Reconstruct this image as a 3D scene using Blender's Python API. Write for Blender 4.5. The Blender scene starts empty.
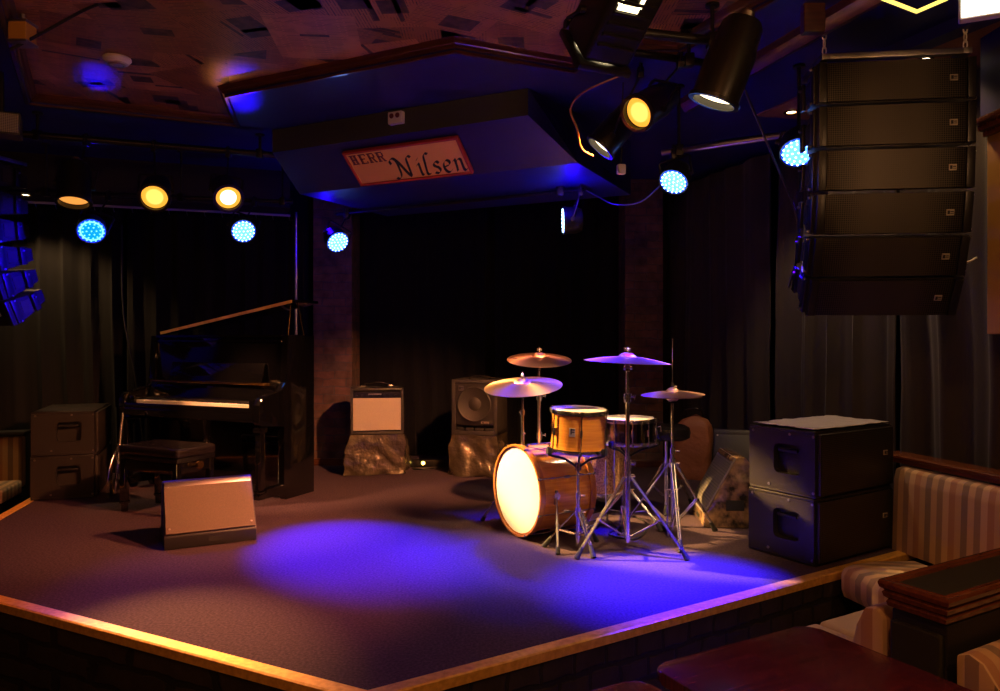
import bpy, bmesh, math, random
from mathutils import Vector, Matrix, Quaternion, noise
from mathutils.geometry import tessellate_polygon
random.seed(7)
PI = math.pi
scene = bpy.context.scene
COL = scene.collection
V = Vector

# ---------------------------------------------------------------- materials
def mat(name, col, rough=.5, metal=0, var=None, bump=None, coat=0, emit=None, spec=.5, sheen=0, aniso=None):
    m = bpy.data.materials.new(name); m.use_nodes = True
    nt = m.node_tree; b = nt.nodes['Principled BSDF']
    b.inputs['Base Color'].default_value = (*col, 1)
    b.inputs['Roughness'].default_value = rough
    b.inputs['Metallic'].default_value = metal
    b.inputs['Specular IOR Level'].default_value = spec
    if coat:
        b.inputs['Coat Weight'].default_value = coat
        b.inputs['Coat Roughness'].default_value = .08
    if sheen: b.inputs['Sheen Weight'].default_value = sheen
    tc = nt.nodes.new('ShaderNodeTexCoord')
    if var:                                   # (scale, second colour, detail, stretch)
        n = nt.nodes.new('ShaderNodeTexNoise'); n.inputs['Scale'].default_value = var[0]
        n.inputs['Detail'].default_value = var[2] if len(var) > 2 else 4
        src = tc.outputs['Object']
        if len(var) > 3:
            mp = nt.nodes.new('ShaderNodeMapping'); mp.inputs['Scale'].default_value = var[3]
            nt.links.new(src, mp.inputs['Vector']); src = mp.outputs['Vector']
        nt.links.new(src, n.inputs['Vector'])
        r = nt.nodes.new('ShaderNodeValToRGB')
        r.color_ramp.elements[0].position = .35; r.color_ramp.elements[1].position = .65
        r.color_ramp.elements[0].color = (*col, 1); r.color_ramp.elements[1].color = (*var[1], 1)
        nt.links.new(n.outputs['Fac'], r.inputs['Fac']); nt.links.new(r.outputs['Color'], b.inputs['Base Color'])
    if bump:                                  # (scale, strength, distance)
        n = nt.nodes.new('ShaderNodeTexNoise'); n.inputs['Scale'].default_value = bump[0]
        n.inputs['Detail'].default_value = 4
        nt.links.new(tc.outputs['Object'], n.inputs['Vector'])
        bp = nt.nodes.new('ShaderNodeBump'); bp.inputs['Strength'].default_value = bump[1]
        bp.inputs['Distance'].default_value = bump[2] if len(bump) > 2 else .01
        nt.links.new(n.outputs['Fac'], bp.inputs['Height']); nt.links.new(bp.outputs['Normal'], b.inputs['Normal'])
    if emit:
        b.inputs['Emission Color'].default_value = (*emit[0], 1)
        b.inputs['Emission Strength'].default_value = emit[1]
    return m

def brick_mat(name, c1, c2, mortar, scale, bw=.5, rh=.25, axes='XZ', blotch=None):
    m = mat(name, c1, .85); nt = m.node_tree; b = nt.nodes['Principled BSDF']
    tc = nt.nodes.new('ShaderNodeTexCoord')
    sp = nt.nodes.new('ShaderNodeSeparateXYZ'); cb = nt.nodes.new('ShaderNodeCombineXYZ')
    nt.links.new(tc.outputs['Object'], sp.inputs[0])
    if axes == 'XZ':
        ad = nt.nodes.new('ShaderNodeMath'); ad.operation = 'ADD'
        nt.links.new(sp.outputs['X'], ad.inputs[0]); nt.links.new(sp.outputs['Y'], ad.inputs[1])
        nt.links.new(ad.outputs[0], cb.inputs['X'])
    nt.links.new(sp.outputs['Z'], cb.inputs['Y'])
    no = nt.nodes.new('ShaderNodeTexNoise'); no.inputs['Scale'].default_value = 9; no.inputs['Detail'].default_value = 5
    nt.links.new(tc.outputs['Object'], no.inputs['Vector'])
    wob = nt.nodes.new('ShaderNodeVectorMath'); wob.operation = 'MULTIPLY_ADD'
    wob.inputs[1].default_value = (.05, .05, .05)
    nt.links.new(no.outputs['Color'], wob.inputs[0]); nt.links.new(cb.outputs[0], wob.inputs[2])
    t = nt.nodes.new('ShaderNodeTexBrick'); t.inputs['Scale'].default_value = scale
    t.inputs['Brick Width'].default_value = bw; t.inputs['Row Height'].default_value = rh
    t.inputs['Mortar Size'].default_value = .035; t.inputs['Mortar Smooth'].default_value = .4
    t.inputs['Color1'].default_value = (*c1, 1); t.inputs['Color2'].default_value = (*c2, 1)
    t.inputs['Mortar'].default_value = (*mortar, 1)
    nt.links.new(wob.outputs[0], t.inputs['Vector'])
    mx = nt.nodes.new('ShaderNodeMix'); mx.data_type = 'RGBA'; mx.blend_type = 'MULTIPLY'
    mx.inputs['Factor'].default_value = .9
    rp = nt.nodes.new('ShaderNodeValToRGB'); rp.color_ramp.elements[0].position = .3; rp.color_ramp.elements[1].position = .7
    rp.color_ramp.elements[0].color = (.35, .32, .3, 1); rp.color_ramp.elements[1].color = (1, 1, 1, 1)
    nt.links.new(no.outputs['Fac'], rp.inputs['Fac'])
    nt.links.new(t.outputs['Color'], mx.inputs['A']); nt.links.new(rp.outputs['Color'], mx.inputs['B'])
    nt.links.new(mx.outputs['Result'], b.inputs['Base Color'])
    inv = nt.nodes.new('ShaderNodeMath'); inv.operation = 'MULTIPLY_ADD'; inv.inputs[1].default_value = -1
    nt.links.new(t.outputs['Fac'], inv.inputs[0]); nt.links.new(no.outputs['Fac'], inv.inputs[2])
    bp = nt.nodes.new('ShaderNodeBump'); bp.inputs['Strength'].default_value = .8; bp.inputs['Distance'].default_value = .012
    nt.links.new(inv.outputs[0], bp.inputs['Height']); nt.links.new(bp.outputs['Normal'], b.inputs['Normal'])
    return m

def stripe_mat(name, cols, period, axis='X', rough=.85):
    """upholstery woven in broad stripes along one local axis"""
    m = mat(name, cols[0], rough, sheen=.3); nt = m.node_tree; b = nt.nodes['Principled BSDF']
    uv = nt.nodes.new('ShaderNodeUVMap'); sp = nt.nodes.new('ShaderNodeSeparateXYZ')
    nt.links.new(uv.outputs[0], sp.inputs[0])
    d = nt.nodes.new('ShaderNodeMath'); d.operation = 'DIVIDE'; d.inputs[1].default_value = period
    nt.links.new(sp.outputs['X'], d.inputs[0])
    f = nt.nodes.new('ShaderNodeMath'); f.operation = 'FRACT'; nt.links.new(d.outputs[0], f.inputs[0])
    r = nt.nodes.new('ShaderNodeValToRGB'); r.color_ramp.interpolation = 'CONSTANT'
    n = len(cols); el = r.color_ramp.elements
    while len(el) < n: el.new(.5)
    for i, c in enumerate(cols):
        el[i].position = i/n; el[i].color = (*c, 1)
    nt.links.new(f.outputs[0], r.inputs['Fac']); nt.links.new(r.outputs['Color'], b.inputs['Base Color'])
    tc = nt.nodes.new('ShaderNodeTexCoord')
    no = nt.nodes.new('ShaderNodeTexNoise'); no.inputs['Scale'].default_value = 300
    nt.links.new(tc.outputs['Object'], no.inputs['Vector'])
    bp = nt.nodes.new('ShaderNodeBump'); bp.inputs['Strength'].default_value = .3; bp.inputs['Distance'].default_value = .003
    nt.links.new(no.outputs['Fac'], bp.inputs['Height']); nt.links.new(bp.outputs['Normal'], b.inputs['Normal'])
    return m

def grille_mat(name, dark, light, scale, rough=.45):
    """perforated steel: rows of round holes"""
    m = mat(name, light, rough, .6); nt = m.node_tree; b = nt.nodes['Principled BSDF']
    tc = nt.nodes.new('ShaderNodeTexCoord')
    v = nt.nodes.new('ShaderNodeTexVoronoi'); v.inputs['Scale'].default_value = scale
    v.inputs['Randomness'].default_value = 0
    nt.links.new(tc.outputs['Object'], v.inputs['Vector'])
    r = nt.nodes.new('ShaderNodeValToRGB'); r.color_ramp.elements[0].position = .38; r.color_ramp.elements[1].position = .5
    r.color_ramp.elements[0].color = (*dark, 1); r.color_ramp.elements[1].color = (*light, 1)
    nt.links.new(v.outputs['Distance'], r.inputs['Fac']); nt.links.new(r.outputs['Color'], b.inputs['Base Color'])
    bp = nt.nodes.new('ShaderNodeBump'); bp.inputs['Strength'].default_value = .6; bp.inputs['Distance'].default_value = .004
    nt.links.new(r.outputs['Color'], bp.inputs['Height']); nt.links.new(bp.outputs['Normal'], b.inputs['Normal'])
    return m

M = {}
M['carpet'] = mat('carpet', (.048, .031, .040), .95, var=(80, (.092, .058, .073), 8), bump=(260, .5, .006), spec=.15)
M['floor'] = mat('floor_boards', (.03, .02, .015), .5, var=(6, (.05, .03, .02), 5, (1, 14, 1)))
M['stage_brick'] = brick_mat('stage_brick', (.030, .022, .019), (.040, .029, .024), (.009, .008, .007), 2.2, .5, .24)
M['brick'] = brick_mat('column_brick', (.20, .10, .072), (.12, .078, .068), (.12, .095, .09), 5.2, 1.2, .42)
M['plaster'] = mat('old_plaster', (.17, .13, .11), .9, var=(5, (.09, .07, .065), 8), bump=(18, .6, .02))
M['brass_edge'] = mat('brass_edge', (1.0, .60, .13), .45, .35, var=(40, (.80, .42, .07), 6), bump=(60, .25, .003))
M['curtain'] = mat('black_velvet', (.008, .008, .010), .95, sheen=.06, spec=.1)
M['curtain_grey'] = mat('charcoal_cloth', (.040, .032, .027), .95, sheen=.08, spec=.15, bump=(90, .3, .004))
M['curtain_left'] = mat('dark_cloth', (.009, .008, .008), .95, sheen=.04, spec=.15)
M['wall_dark'] = mat('dark_wall', (.02, .017, .016), .9, bump=(20, .2, .01))
M['blue_paint'] = mat('deep_blue_paint', (.010, .008, .13), .5, bump=(14, .15, .01))
M['grey_paint'] = mat('grey_green_paint', (.050, .052, .036), .7)
M['moulding'] = mat('stained_moulding', (.10, .030, .012), .3, var=(5, (.06, .018, .008), 5, (1, 1, 14)), coat=.5)
M['cap_wood'] = mat('polished_mahogany', (.17, .050, .017), .25, var=(4, (.10, .028, .010), 5, (1, 14, 14)), coat=.6)
M['table_wood'] = mat('red_table_wood', (.13, .018, .024), .25, var=(4, (.05, .008, .010), 6, (1.2, 22, 1)), coat=.35)
M['inlay'] = mat('dark_green_leather', (.030, .030, .016), .4, bump=(60, .2, .003))
M['black_paint'] = mat('black_textured_paint', (.014, .013, .013), .5, bump=(220, .35, .003))
M['black_case'] = mat('black_speaker_paint', (.022, .019, .017), .36, bump=(120, .4, .003))
M['black_metal'] = mat('black_metal', (.016, .015, .015), .35, .3)
M['grille'] = grille_mat('perforated_steel', (.005, .005, .004), (.062, .054, .042), 95)
M['piano'] = mat('piano_lacquer', (.003, .003, .0035), .06, coat=1)
M['piano_satin'] = mat('piano_satin', (.006, .006, .006), .3)
M['ivory'] = mat('ivory', (.80, .74, .62), .25)
M['ebony'] = mat('ebony', (.01, .01, .01), .3)
M['brass'] = mat('brass', (.72, .46, .14), .2, 1)
M['chrome'] = mat('chrome', (.82, .80, .78), .22, 1)
M['chain'] = mat('zinc_chain', (.78, .74, .68), .4, .5)
M['steel'] = mat('dull_steel', (.40, .38, .36), .35, 1)
M['rubber'] = mat('rubber', (.015, .015, .015), .8)
M['leather'] = mat('black_leather', (.012, .010, .010), .24, bump=(55, .35, .006))
M['tolex'] = mat('black_tolex', (.035, .030, .027), .55, bump=(200, .5, .004))
M['grille_cloth'] = mat('silver_grille_cloth', (.55, .47, .37), .9, var=(240, (.38, .31, .24), 3), bump=(240, .4, .003))
M['wedge_grille'] = mat('tan_grille_cloth', (.165, .125, .080), .85, var=(260, (.11, .082, .055), 3), bump=(260, .3, .002))
M['grey_grille'] = grille_mat('grey_perforated_steel', (.08, .075, .07), (.34, .31, .28), 110)
M['foil'] = mat('crumpled_plastic_sheet', (.15, .12, .08), .16, .6, bump=(11, .8, .035), coat=.5)
M['maple'] = mat('honey_maple', (.66, .28, .045), .2, var=(3, (.50, .19, .03), 6, (1.2, 1.2, 22)), coat=.8)
M['hoop_wood'] = mat('maple_hoop', (.36, .13, .03), .25, coat=.6)
M['head'] = mat('coated_drum_head', (.86, .82, .74), .5)
M['head_clear'] = mat('worn_drum_head', (.60, .55, .48), .4)
M['bronze'] = mat('cymbal_bronze', (.78, .47, .32), .36, .97, bump=(40, .06, .003))
_b = M['bronze'].node_tree; _t = _b.nodes.new('ShaderNodeTangent'); _t.direction_type = 'RADIAL'; _t.axis = 'Z'
_p = _b.nodes['Principled BSDF']; _p.inputs['Anisotropic'].default_value = .75; _b.links.new(_t.outputs[0], _p.inputs['Tangent'])
M['sparkle'] = mat('sparkle_wrap', (.22, .11, .05), .25, .3, var=(90, (.62, .34, .15), 3), coat=.8)
M['chrome_dark'] = mat('smoked_chrome', (.20, .17, .15), .16, 1)
M['sign_face'] = mat('sign_cream', (.90, .52, .13), .6)
M['sign_red'] = mat('sign_red', (.45, .05, .03), .5)
M['sign_text'] = mat('sign_black_ink', (.015, .02, .015), .6)
M['sign_maroon'] = mat('sign_maroon_ink', (.16, .025, .04), .6)
M['white_plastic'] = mat('white_plastic', (.72, .66, .58), .4)
M['badge'] = mat('badge_metal', (.42, .38, .30), .4, .3)
M['badge_green'] = mat('badge_green', (.25, .75, .35), .4)
M['cable'] = mat('black_cable', (.012, .012, .012), .55)
M['stripe'] = stripe_mat('striped_upholstery', [(.60, .40, .20), (.42, .21, .09), (.52, .33, .15), (.24, .16, .09), (.56, .36, .17), (.30, .19, .10)], .24)
M['beige'] = mat('beige_upholstery', (.48, .36, .22), .9, sheen=.3, bump=(180, .3, .003))
M['yellow_panel'] = mat('ochre_panel', (.42, .22, .05), .6)
M['newsprint_edge'] = mat('ceiling_paste', (.36, .22, .12), .6)
def lamp_mat(name, col, s):
    return mat(name, col, .4, emit=(col, s))
M['led_blue'] = lamp_mat('led_blue', (.06, .20, 1.), 4.5)
M['led_cyan'] = lamp_mat('led_cyan', (.0, .33, 1.), 1.3)
M['led_rim'] = lamp_mat('led_rim', (.008, .05, 1.), 1.6)
M['led_ring'] = lamp_mat('led_ring', (.25, .75, 1.), 1.6)
M['led_dot'] = lamp_mat('led_dot', (.5, .8, 1.), 6)
M['lamp_amber'] = lamp_mat('lamp_amber', (1., .46, .045), 1.15)
M['lamp_yellow'] = lamp_mat('lamp_yellow', (1., .66, .12), 1.5)
M['lamp_dim'] = lamp_mat('lamp_dim_amber', (1., .40, .07), 1.0)
M['lamp_hot'] = lamp_mat('lamp_hot', (1., .78, .42), 4)
M['exit_white'] = lamp_mat('exit_white', (.85, 1., .93), 3.2)
M['exit_green'] = lamp_mat('exit_green', (.02, .62, .15), 1.3)
M['neon'] = lamp_mat('neon_yellow', (1., .72, .15), 1.6)
M['led_amber'] = lamp_mat('led_amber', (1., .75, .12), 9)
M['down_lamp'] = lamp_mat('down_lamp', (1., .80, .50), 8)

# newsprint pages: lines of print run along each page's own UV
def news_mat(name, paper, ink, dens):
    m = mat(name, paper, .45); nt = m.node_tree; b = nt.nodes['Principled BSDF']
    uv = nt.nodes.new('ShaderNodeUVMap')
    t = nt.nodes.new('ShaderNodeTexBrick'); t.inputs['Scale'].default_value = 1
    t.offset = .3
    t.inputs['Brick Width'].default_value = .11; t.inputs['Row Height'].default_value = .016
    t.inputs['Mortar Size'].default_value = .0055; t.inputs['Bias'].default_value = 0
    t.inputs['Color1'].default_value = (*ink, 1); t.inputs['Color2'].default_value = (*[p*.7+i*.3 for p, i in zip(paper, ink)], 1)
    t.inputs['Mortar'].default_value = (*paper, 1)
    nt.links.new(uv.outputs[0], t.inputs['Vector'])
    n = nt.nodes.new('ShaderNodeTexNoise'); n.inputs['Scale'].default_value = 7; n.inputs['Detail'].default_value = 3
    nt.links.new(uv.outputs[0], n.inputs['Vector'])
    r = nt.nodes.new('ShaderNodeValToRGB'); r.color_ramp.elements[0].position = .40; r.color_ramp.elements[1].position = .46
    nt.links.new(n.outputs['Fac'], r.inputs['Fac'])
    mul = nt.nodes.new('ShaderNodeMath'); mul.operation = 'MULTIPLY'; mul.inputs[1].default_value = dens
    nt.links.new(r.outputs['Color'], mul.inputs[0])
    mx = nt.nodes.new('ShaderNodeMix'); mx.data_type = 'RGBA'
    mx.inputs['A'].default_value = (*paper, 1)
    nt.links.new(mul.outputs[0], mx.inputs['Factor']); nt.links.new(t.outputs['Color'], mx.inputs['B'])
    nt.links.new(mx.outputs['Result'], b.inputs['Base Color'])
    return m
M['news1'] = news_mat('newsprint_tan', (.42, .18, .055), (.03, .015, .010), 1)
M['news2'] = news_mat('newsprint_brown', (.30, .125, .038), (.02, .01, .008), 1)
M['news3'] = news_mat('newsprint_pale', (.52, .24, .08), (.04, .02, .012), .95)
M['news_ink'] = mat('newsprint_picture', (.022, .013, .010), .5, var=(22, (.10, .05, .03), 5))

# ---------------------------------------------------------------- mesh builder
class MB:
    def __init__(s): s.bm = bmesh.new(); s.uv = None
    def _merge(s, t, mtx=None):
        if mtx is not None: bmesh.ops.transform(t, matrix=mtx, verts=t.verts)
        mp = {v: s.bm.verts.new(v.co) for v in t.verts}
        for f in t.faces:
            try:
                g = s.bm.faces.new([mp[v] for v in f.verts]); g.material_index = f.material_index
            except ValueError: pass
        t.free(); return s
    def box(s, c, size, rot=None, bev=0, seg=2, mi=0):
        t = bmesh.new(); bmesh.ops.create_cube(t, size=1)
        bmesh.ops.scale(t, vec=size, verts=t.verts)
        if bev: bmesh.ops.bevel(t, geom=t.edges[:], offset=bev, segments=seg, affect='EDGES', profile=.6)
        for f in t.faces: f.material_index = mi
        mtx = Matrix.Translation(c)
        if rot is not None: mtx = mtx @ (rot.to_4x4() if hasattr(rot, 'to_4x4') else rot)
        return s._merge(t, mtx)
    def cyl(s, p0, p1, r0, r1=None, n=16, cap=True):
        p0, p1 = V(p0), V(p1); r1 = r0 if r1 is None else r1
        d = p1-p0; q = d.to_track_quat('Z', 'Y')
        a = []; b = []
        for i in range(n):
            w = 2*PI*i/n; e = q @ V((math.cos(w), math.sin(w), 0))
            a.append(s.bm.verts.new(p0+e*r0)); b.append(s.bm.verts.new(p1+e*r1))
        for i in range(n):
            j = (i+1) % n; s.bm.faces.new((a[i], a[j], b[j], b[i]))
        if cap:
            s.bm.faces.new(a[::-1]); s.bm.faces.new(b)
        return s
    def lathe(s, prof, o=(0, 0, 0), axis=(0, 0, 1), n=32):
        """prof: (radius, height) list along axis"""
        q = V(axis).to_track_quat('Z', 'Y'); o = V(o); rings = []
        for r, h in prof:
            if r < 1e-5: rings.append([s.bm.verts.new(o+q @ V((0, 0, h)))])
            else: rings.append([s.bm.verts.new(o+q @ V((r*math.cos(2*PI*i/n), r*math.sin(2*PI*i/n), h))) for i in range(n)])
        for a, b in zip(rings, rings[1:]):
            for i in range(n):
                j = (i+1) % n
                if len(a) == 1 and len(b) == 1: continue
                if len(a) == 1: s.bm.faces.new((a[0], b[j], b[i]))
                elif len(b) == 1: s.bm.faces.new((a[i], a[j], b[0]))
                else: s.bm.faces.new((a[i], a[j], b[j], b[i]))
        return s
    def tube(s, pts, r, n=8, smooth=0):
        pts = [V(p) for p in pts]
        if smooth:
            out = []
            P = [pts[0]]+pts+[pts[-1]]
            for i in range(1, len(P)-2):
                for k in range(smooth):
                    t = k/smooth; a, b, c, d = P[i-1], P[i], P[i+1], P[i+2]
                    out.append(.5*((2*b)+(-a+c)*t+(2*a-5*b+4*c-d)*t*t+(-a+3*b-3*c+d)*t**3))
            out.append(pts[-1]); pts = out
        rings = []; up = None
        for i, p in enumerate(pts):
            t = (pts[min(i+1, len(pts)-1)]-pts[max(i-1, 0)]).normalized()
            if up is None:
                up = t.orthogonal().normalized()
            else:
                up = (up-t*up.dot(t))
                up = up.normalized() if up.length > 1e-6 else t.orthogonal().normalized()
            w = t.cross(up)
            rings.append([s.bm.verts.new(p+(up*math.cos(2*PI*k/n)+w*math.sin(2*PI*k/n))*r) for k in range(n)])
        for a, b in zip(rings, rings[1:]):
            for k in range(n):
                j = (k+1) % n; s.bm.faces.new((a[k], a[j], b[j], b[k]))
        s.bm.faces.new(rings[0][::-1]); s.bm.faces.new(rings[-1])
        return s
    def prism(s, poly, z0, z1, bev=0, seg=2, mtx=None, mi=0):
        """polygon in the XY plane raised from z0 to z1"""
        t = bmesh.new()
        area = sum(a[0]*b[1]-b[0]*a[1] for a, b in zip(poly, poly[1:]+poly[:1]))
        if area < 0: poly = poly[::-1]
        a = [t.verts.new((x, y, z0)) for x, y in poly]; b = [t.verts.new((x, y, z1)) for x, y in poly]
        n = len(poly)
        for i in range(n): t.faces.new((a[i], a[(i+1) % n], b[(i+1) % n], b[i]))
        t.faces.new(a[::-1]); t.faces.new(b)
        if bev: bmesh.ops.bevel(t, geom=t.edges[:], offset=bev, segments=seg, affect='EDGES', profile=.6)
        for f in t.faces: f.material_index = mi
        return s._merge(t, mtx)
    def hull(s, pts):
        t = bmesh.new()
        for p in pts: t.verts.new(p)
        bmesh.ops.convex_hull(t, input=t.verts)
        return s._merge(t)
    def sweep(s, path, prof, closed=False):
        """mitred moulding: prof (out, up) swept along a horizontal polyline; out is to the right of travel"""
        P = [V(p) for p in path]; n = len(P); rings = []
        for i in range(n):
            a = P[(i-1) % n] if (closed or i) else None; b = P[(i+1) % n] if (closed or i < n-1) else None
            d0 = (P[i]-a).xy.normalized() if a is not None else None
            d1 = (b-P[i]).xy.normalized() if b is not None else None
            d0 = d0 or d1; d1 = d1 or d0
            n0 = V((d0.y, -d0.x)); n1 = V((d1.y, -d1.x)); m = (n0+n1).normalized()
            k = 1/max(.3, m.dot(n0))
            rings.append([s.bm.verts.new(P[i]+V((m.x*o*k, m.y*o*k, u))) for o, u in prof])
        rr = list(zip(rings, rings[1:]))+([(rings[-1], rings[0])] if closed else [])
        np_ = len(prof)
        for a, b in rr:
            for k in range(np_):
                j = (k+1) % np_; s.bm.faces.new((a[k], b[k], b[j], a[j]))
        if not closed:
            s.bm.faces.new(rings[0]); s.bm.faces.new(rings[-1][::-1])
        return s
    def build(s, name, m, parent=None, smooth=35, loc=None, uvf=None):
        bmesh.ops.recalc_face_normals(s.bm, faces=s.bm.faces[:])
        if uvf:
            L = s.bm.loops.layers.uv.new('UVMap')
            for f in s.bm.faces:
                for l in f.loops: l[L].uv = uvf(l.vert.co, f.normal)
        me = bpy.data.meshes.new(name)
        for f in s.bm.faces: f.smooth = bool(smooth)
        s.bm.to_mesh(me); s.bm.free()
        for x in (m if isinstance(m, (list, tuple)) else [m]): me.materials.append(M[x] if isinstance(x, str) else x)
        if smooth: me.set_sharp_from_angle(angle=math.radians(smooth))
        o = bpy.data.objects.new(name, me); COL.objects.link(o)
        if parent: o.parent = parent
        if loc: o.location = loc
        return o

def tag(o, label=None, cat=None, group=None, kind=None):
    if label: o['label'] = label
    if cat: o['category'] = cat
    if group: o['group'] = group
    if kind: o['kind'] = kind
    return o
def thing(name, label, cat, loc=(0, 0, 0), rz=0, group=None):
    o = bpy.data.objects.new(name, None); COL.objects.link(o)
    o.location = loc; o.rotation_euler = (0, 0, rz); o.empty_display_size = .1
    return tag(o, label, cat, group)
def struct(o): o['kind'] = 'structure'; return o
def dup(root, loc, rz=None, label=None, group=None):
    r = root.copy(); COL.objects.link(r); r.location = loc
    if rz is not None: r.rotation_euler = (0, 0, rz)
    if label: r['label'] = label
    if group: r['group'] = group
    for ch in list(root.children):
        c = ch.copy(); COL.objects.link(c); c.parent = r
        for g in list(ch.children):
            d = g.copy(); COL.objects.link(d); d.parent = c
    return r
def spot(name, loc, target, power, col, size=40, blend=.4, rad=.06, parent=None):
    l = bpy.data.lights.new(name, 'SPOT'); l.energy = power; l.color = col
    l.spot_size = math.radians(size); l.spot_blend = blend; l.shadow_soft_size = rad
    o = bpy.data.objects.new(name, l); COL.objects.link(o); o.location = loc
    o.rotation_euler = (V(target)-V(loc)).to_track_quat('-Z', 'Y').to_euler()
    return o
def point(name, loc, power, col, rad=.1):
    l = bpy.data.lights.new(name, 'POINT'); l.energy = power; l.color = col; l.shadow_soft_size = rad
    o = bpy.data.objects.new(name, l); COL.objects.link(o); o.location = loc; return o
WARM = (1, .60, .26); ORANGE = (1, .45, .16); BLUE = (.07, .02, 1)
# ---------------------------------------------------------------- the setting (z = 0 is the stage carpet)
FL = -.40; LOW = 2.84; TOP = 2.90
b = MB(); b.prism([(-6, -.6), (4.4, -.6), (4.4, 9), (-6, 9)], FL-.1, FL)
struct(b.build('floor', 'floor', smooth=0))

SA = (-4.35, 8.4); SB = (-3.24, 3.966); SC = (-.473, 2.593); SD = (2.63, 4.50); SE = (1.9, 8.4)
b = MB(); b.prism([SA, SB, SC, SD, SE], FL, -.012, mi=0)
stage = struct(b.build('stage_platform', 'stage_brick', smooth=0))
b = MB(); b.prism([SA, SB, SC, SD, SE], -.012, 0)
struct(b.build('stage_carpet', 'carpet', stage, smooth=0))
b = MB(); b.sweep([(*SA, 0), (*SB, 0), (*SC, 0), (*SD, 0)],
                  [(-.055, 0), (-.055, .006), (.004, .008), (.012, .003), (.013, -.034), (.001, -.036), (.0005, 0)])
struct(b.build('trim_1', 'brass_edge', smooth=0))

# ceilings: a pasted newspaper ceiling inside a lower blue one, a stained moulding round the opening
OPEN = [(-1.0, 1.0), (-2.5, 3.77), (-3.14, 4.94), (-1.95, 5.45), (-1.79, 4.80), (-.245, 4.03), (.435, 4.34),
        (.53, 4.05), (.98, 4.06), (1.128, 3.71), (1.255, 3.44), (2.3, 1.0)]
OUT = [(-6, 1.0), (-6, 9), (4.4, 9), (4.4, 1.0)]
low = OUT + OPEN[::-1]
b = MB()
tris = tessellate_polygon([[V((x, y, 0)) for x, y in low]])
vt = [b.bm.verts.new((x, y, LOW)) for x, y in low]; vu = [b.bm.verts.new((x, y, TOP)) for x, y in low]
for t in tris:
    b.bm.faces.new([vt[i] for i in t]); b.bm.faces.new([vu[i] for i in t][::-1])
for i in range(len(low)):
    j = (i+1) % len(low); b.bm.faces.new((vt[i], vt[j], vu[j], vu[i]))
struct(b.build('ceiling_lower', 'blue_paint', smooth=0))
b = MB(); b.box((0, 4, TOP+.05), (12, 10, .1))
ceil = struct(b.build('ceiling', 'newsprint_edge', smooth=0))
b = MB(); L = b.bm.loops.layers.uv.new('UVMap')
rnd = random.Random(3)
def page(cx, cy, w, h, a, z, mi):
    ca, sa = math.cos(a), math.sin(a); vs = []
    for x, y in ((-w/2, -h/2), (w/2, -h/2), (w/2, h/2), (-w/2, h/2)):
        vs.append((b.bm.verts.new((cx+x*ca-y*sa, cy+x*sa+y*ca, z)), (x+cx*3.7, y+cy*2.3)))
    f = b.bm.faces.new([v for v, _ in vs]); f.material_index = mi
    for l, (_, u) in zip(f.loops, vs): l[L].uv = u
k = 0
for iy in range(11):
    for ix in range(13):
        cx = -3.4+ix*.40+rnd.uniform(-.08, .08); cy = 2.2+iy*.36+rnd.uniform(-.06, .06)
        a = rnd.choice([0, .25, -.3, .5, 1.57, 1.3, -.15])+rnd.uniform(-.1, .1)
        z = TOP-.0015-.0004*(k % 9); k += 1
        w, h = rnd.uniform(.42, .58), rnd.uniform(.44, .62)
        page(cx, cy, w, h, a, z, rnd.choice([0, 0, 1, 1, 2]))
        ca, sa = math.cos(a), math.sin(a)
        for _ in range(rnd.choice([1, 2, 3, 4])):      # a picture or a headline on the page
            px, py = rnd.uniform(-.12, .12), rnd.uniform(-.14, .14)
            hl = rnd.random() < .55
            pw, ph = (rnd.uniform(.14, .32), rnd.uniform(.02, .035)) if hl else (rnd.uniform(.10, .24), rnd.uniform(.09, .16))
            page(cx+px*ca-py*sa, cy+px*sa+py*ca, pw, ph, a, z-.0003, 3)
struct(b.build('newspaper_sheets', ['news1', 'news2', 'news3', 'news_ink'], ceil, smooth=0))
b = MB(); b.sweep([(x, y, LOW) for x, y in OPEN],
                  [(-.002, -.012), (-.022, -.012), (-.03, 0), (-.012, .006), (0.010, .012), (.016, .026), (.024, .032), (.030, .046), (.042, .058), (-.002, .058)])
struct(b.build('trim_2', 'moulding', smooth=25))
# second moulding of the beam over the loudspeakers, and a boxed beam beyond it
b = MB(); b.sweep([(1.25, 4.9, LOW), (1.672, 3.437, LOW), (2.45, .9, LOW)],
                  [(-.06, 0), (-.06, -.035), (-.04, -.05), (-.02, -.055), (.0, -.075), (.03, -.08), (.05, -.05), (.07, -.035), (.08, 0)])
struct(b.build('trim_3', 'moulding', smooth=25))
b = MB(); b.hull([(1.90, 4.46, LOW), (2.0, 4.50, LOW), (2.55, 3.1, LOW), (2.45, 3.06, LOW),
                  (1.90, 4.46, LOW-.06), (2.0, 4.50, LOW-.06), (2.55, 3.1, LOW-.06), (2.45, 3.06, LOW-.06)])
struct(b.build('trim_4', 'blue_paint', smooth=0))
b = MB(); b.hull([(2.02, 4.52, LOW-.001), (2.57, 3.1, LOW-.001), (3.4, 3.1, LOW-.001), (2.75, 5.4, LOW-.001), (1.8, 5.2, LOW-.001),
                  (2.02, 4.52, LOW-.012), (2.57, 3.1, LOW-.012), (3.4, 3.1, LOW-.012), (2.75, 5.4, LOW-.012), (1.8, 5.2, LOW-.012)])
M['brown_ceil'] = mat('brown_ceiling_board', (.22, .10, .055), .5)
struct(b.build('trim_5', 'brown_ceil', smooth=0))
b = MB(); b.box((1.475, 3.49, 2.80), (.10, .05, .19), bev=.006)
struct(b.build('trim_8', 'moulding', smooth=0))

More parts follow.
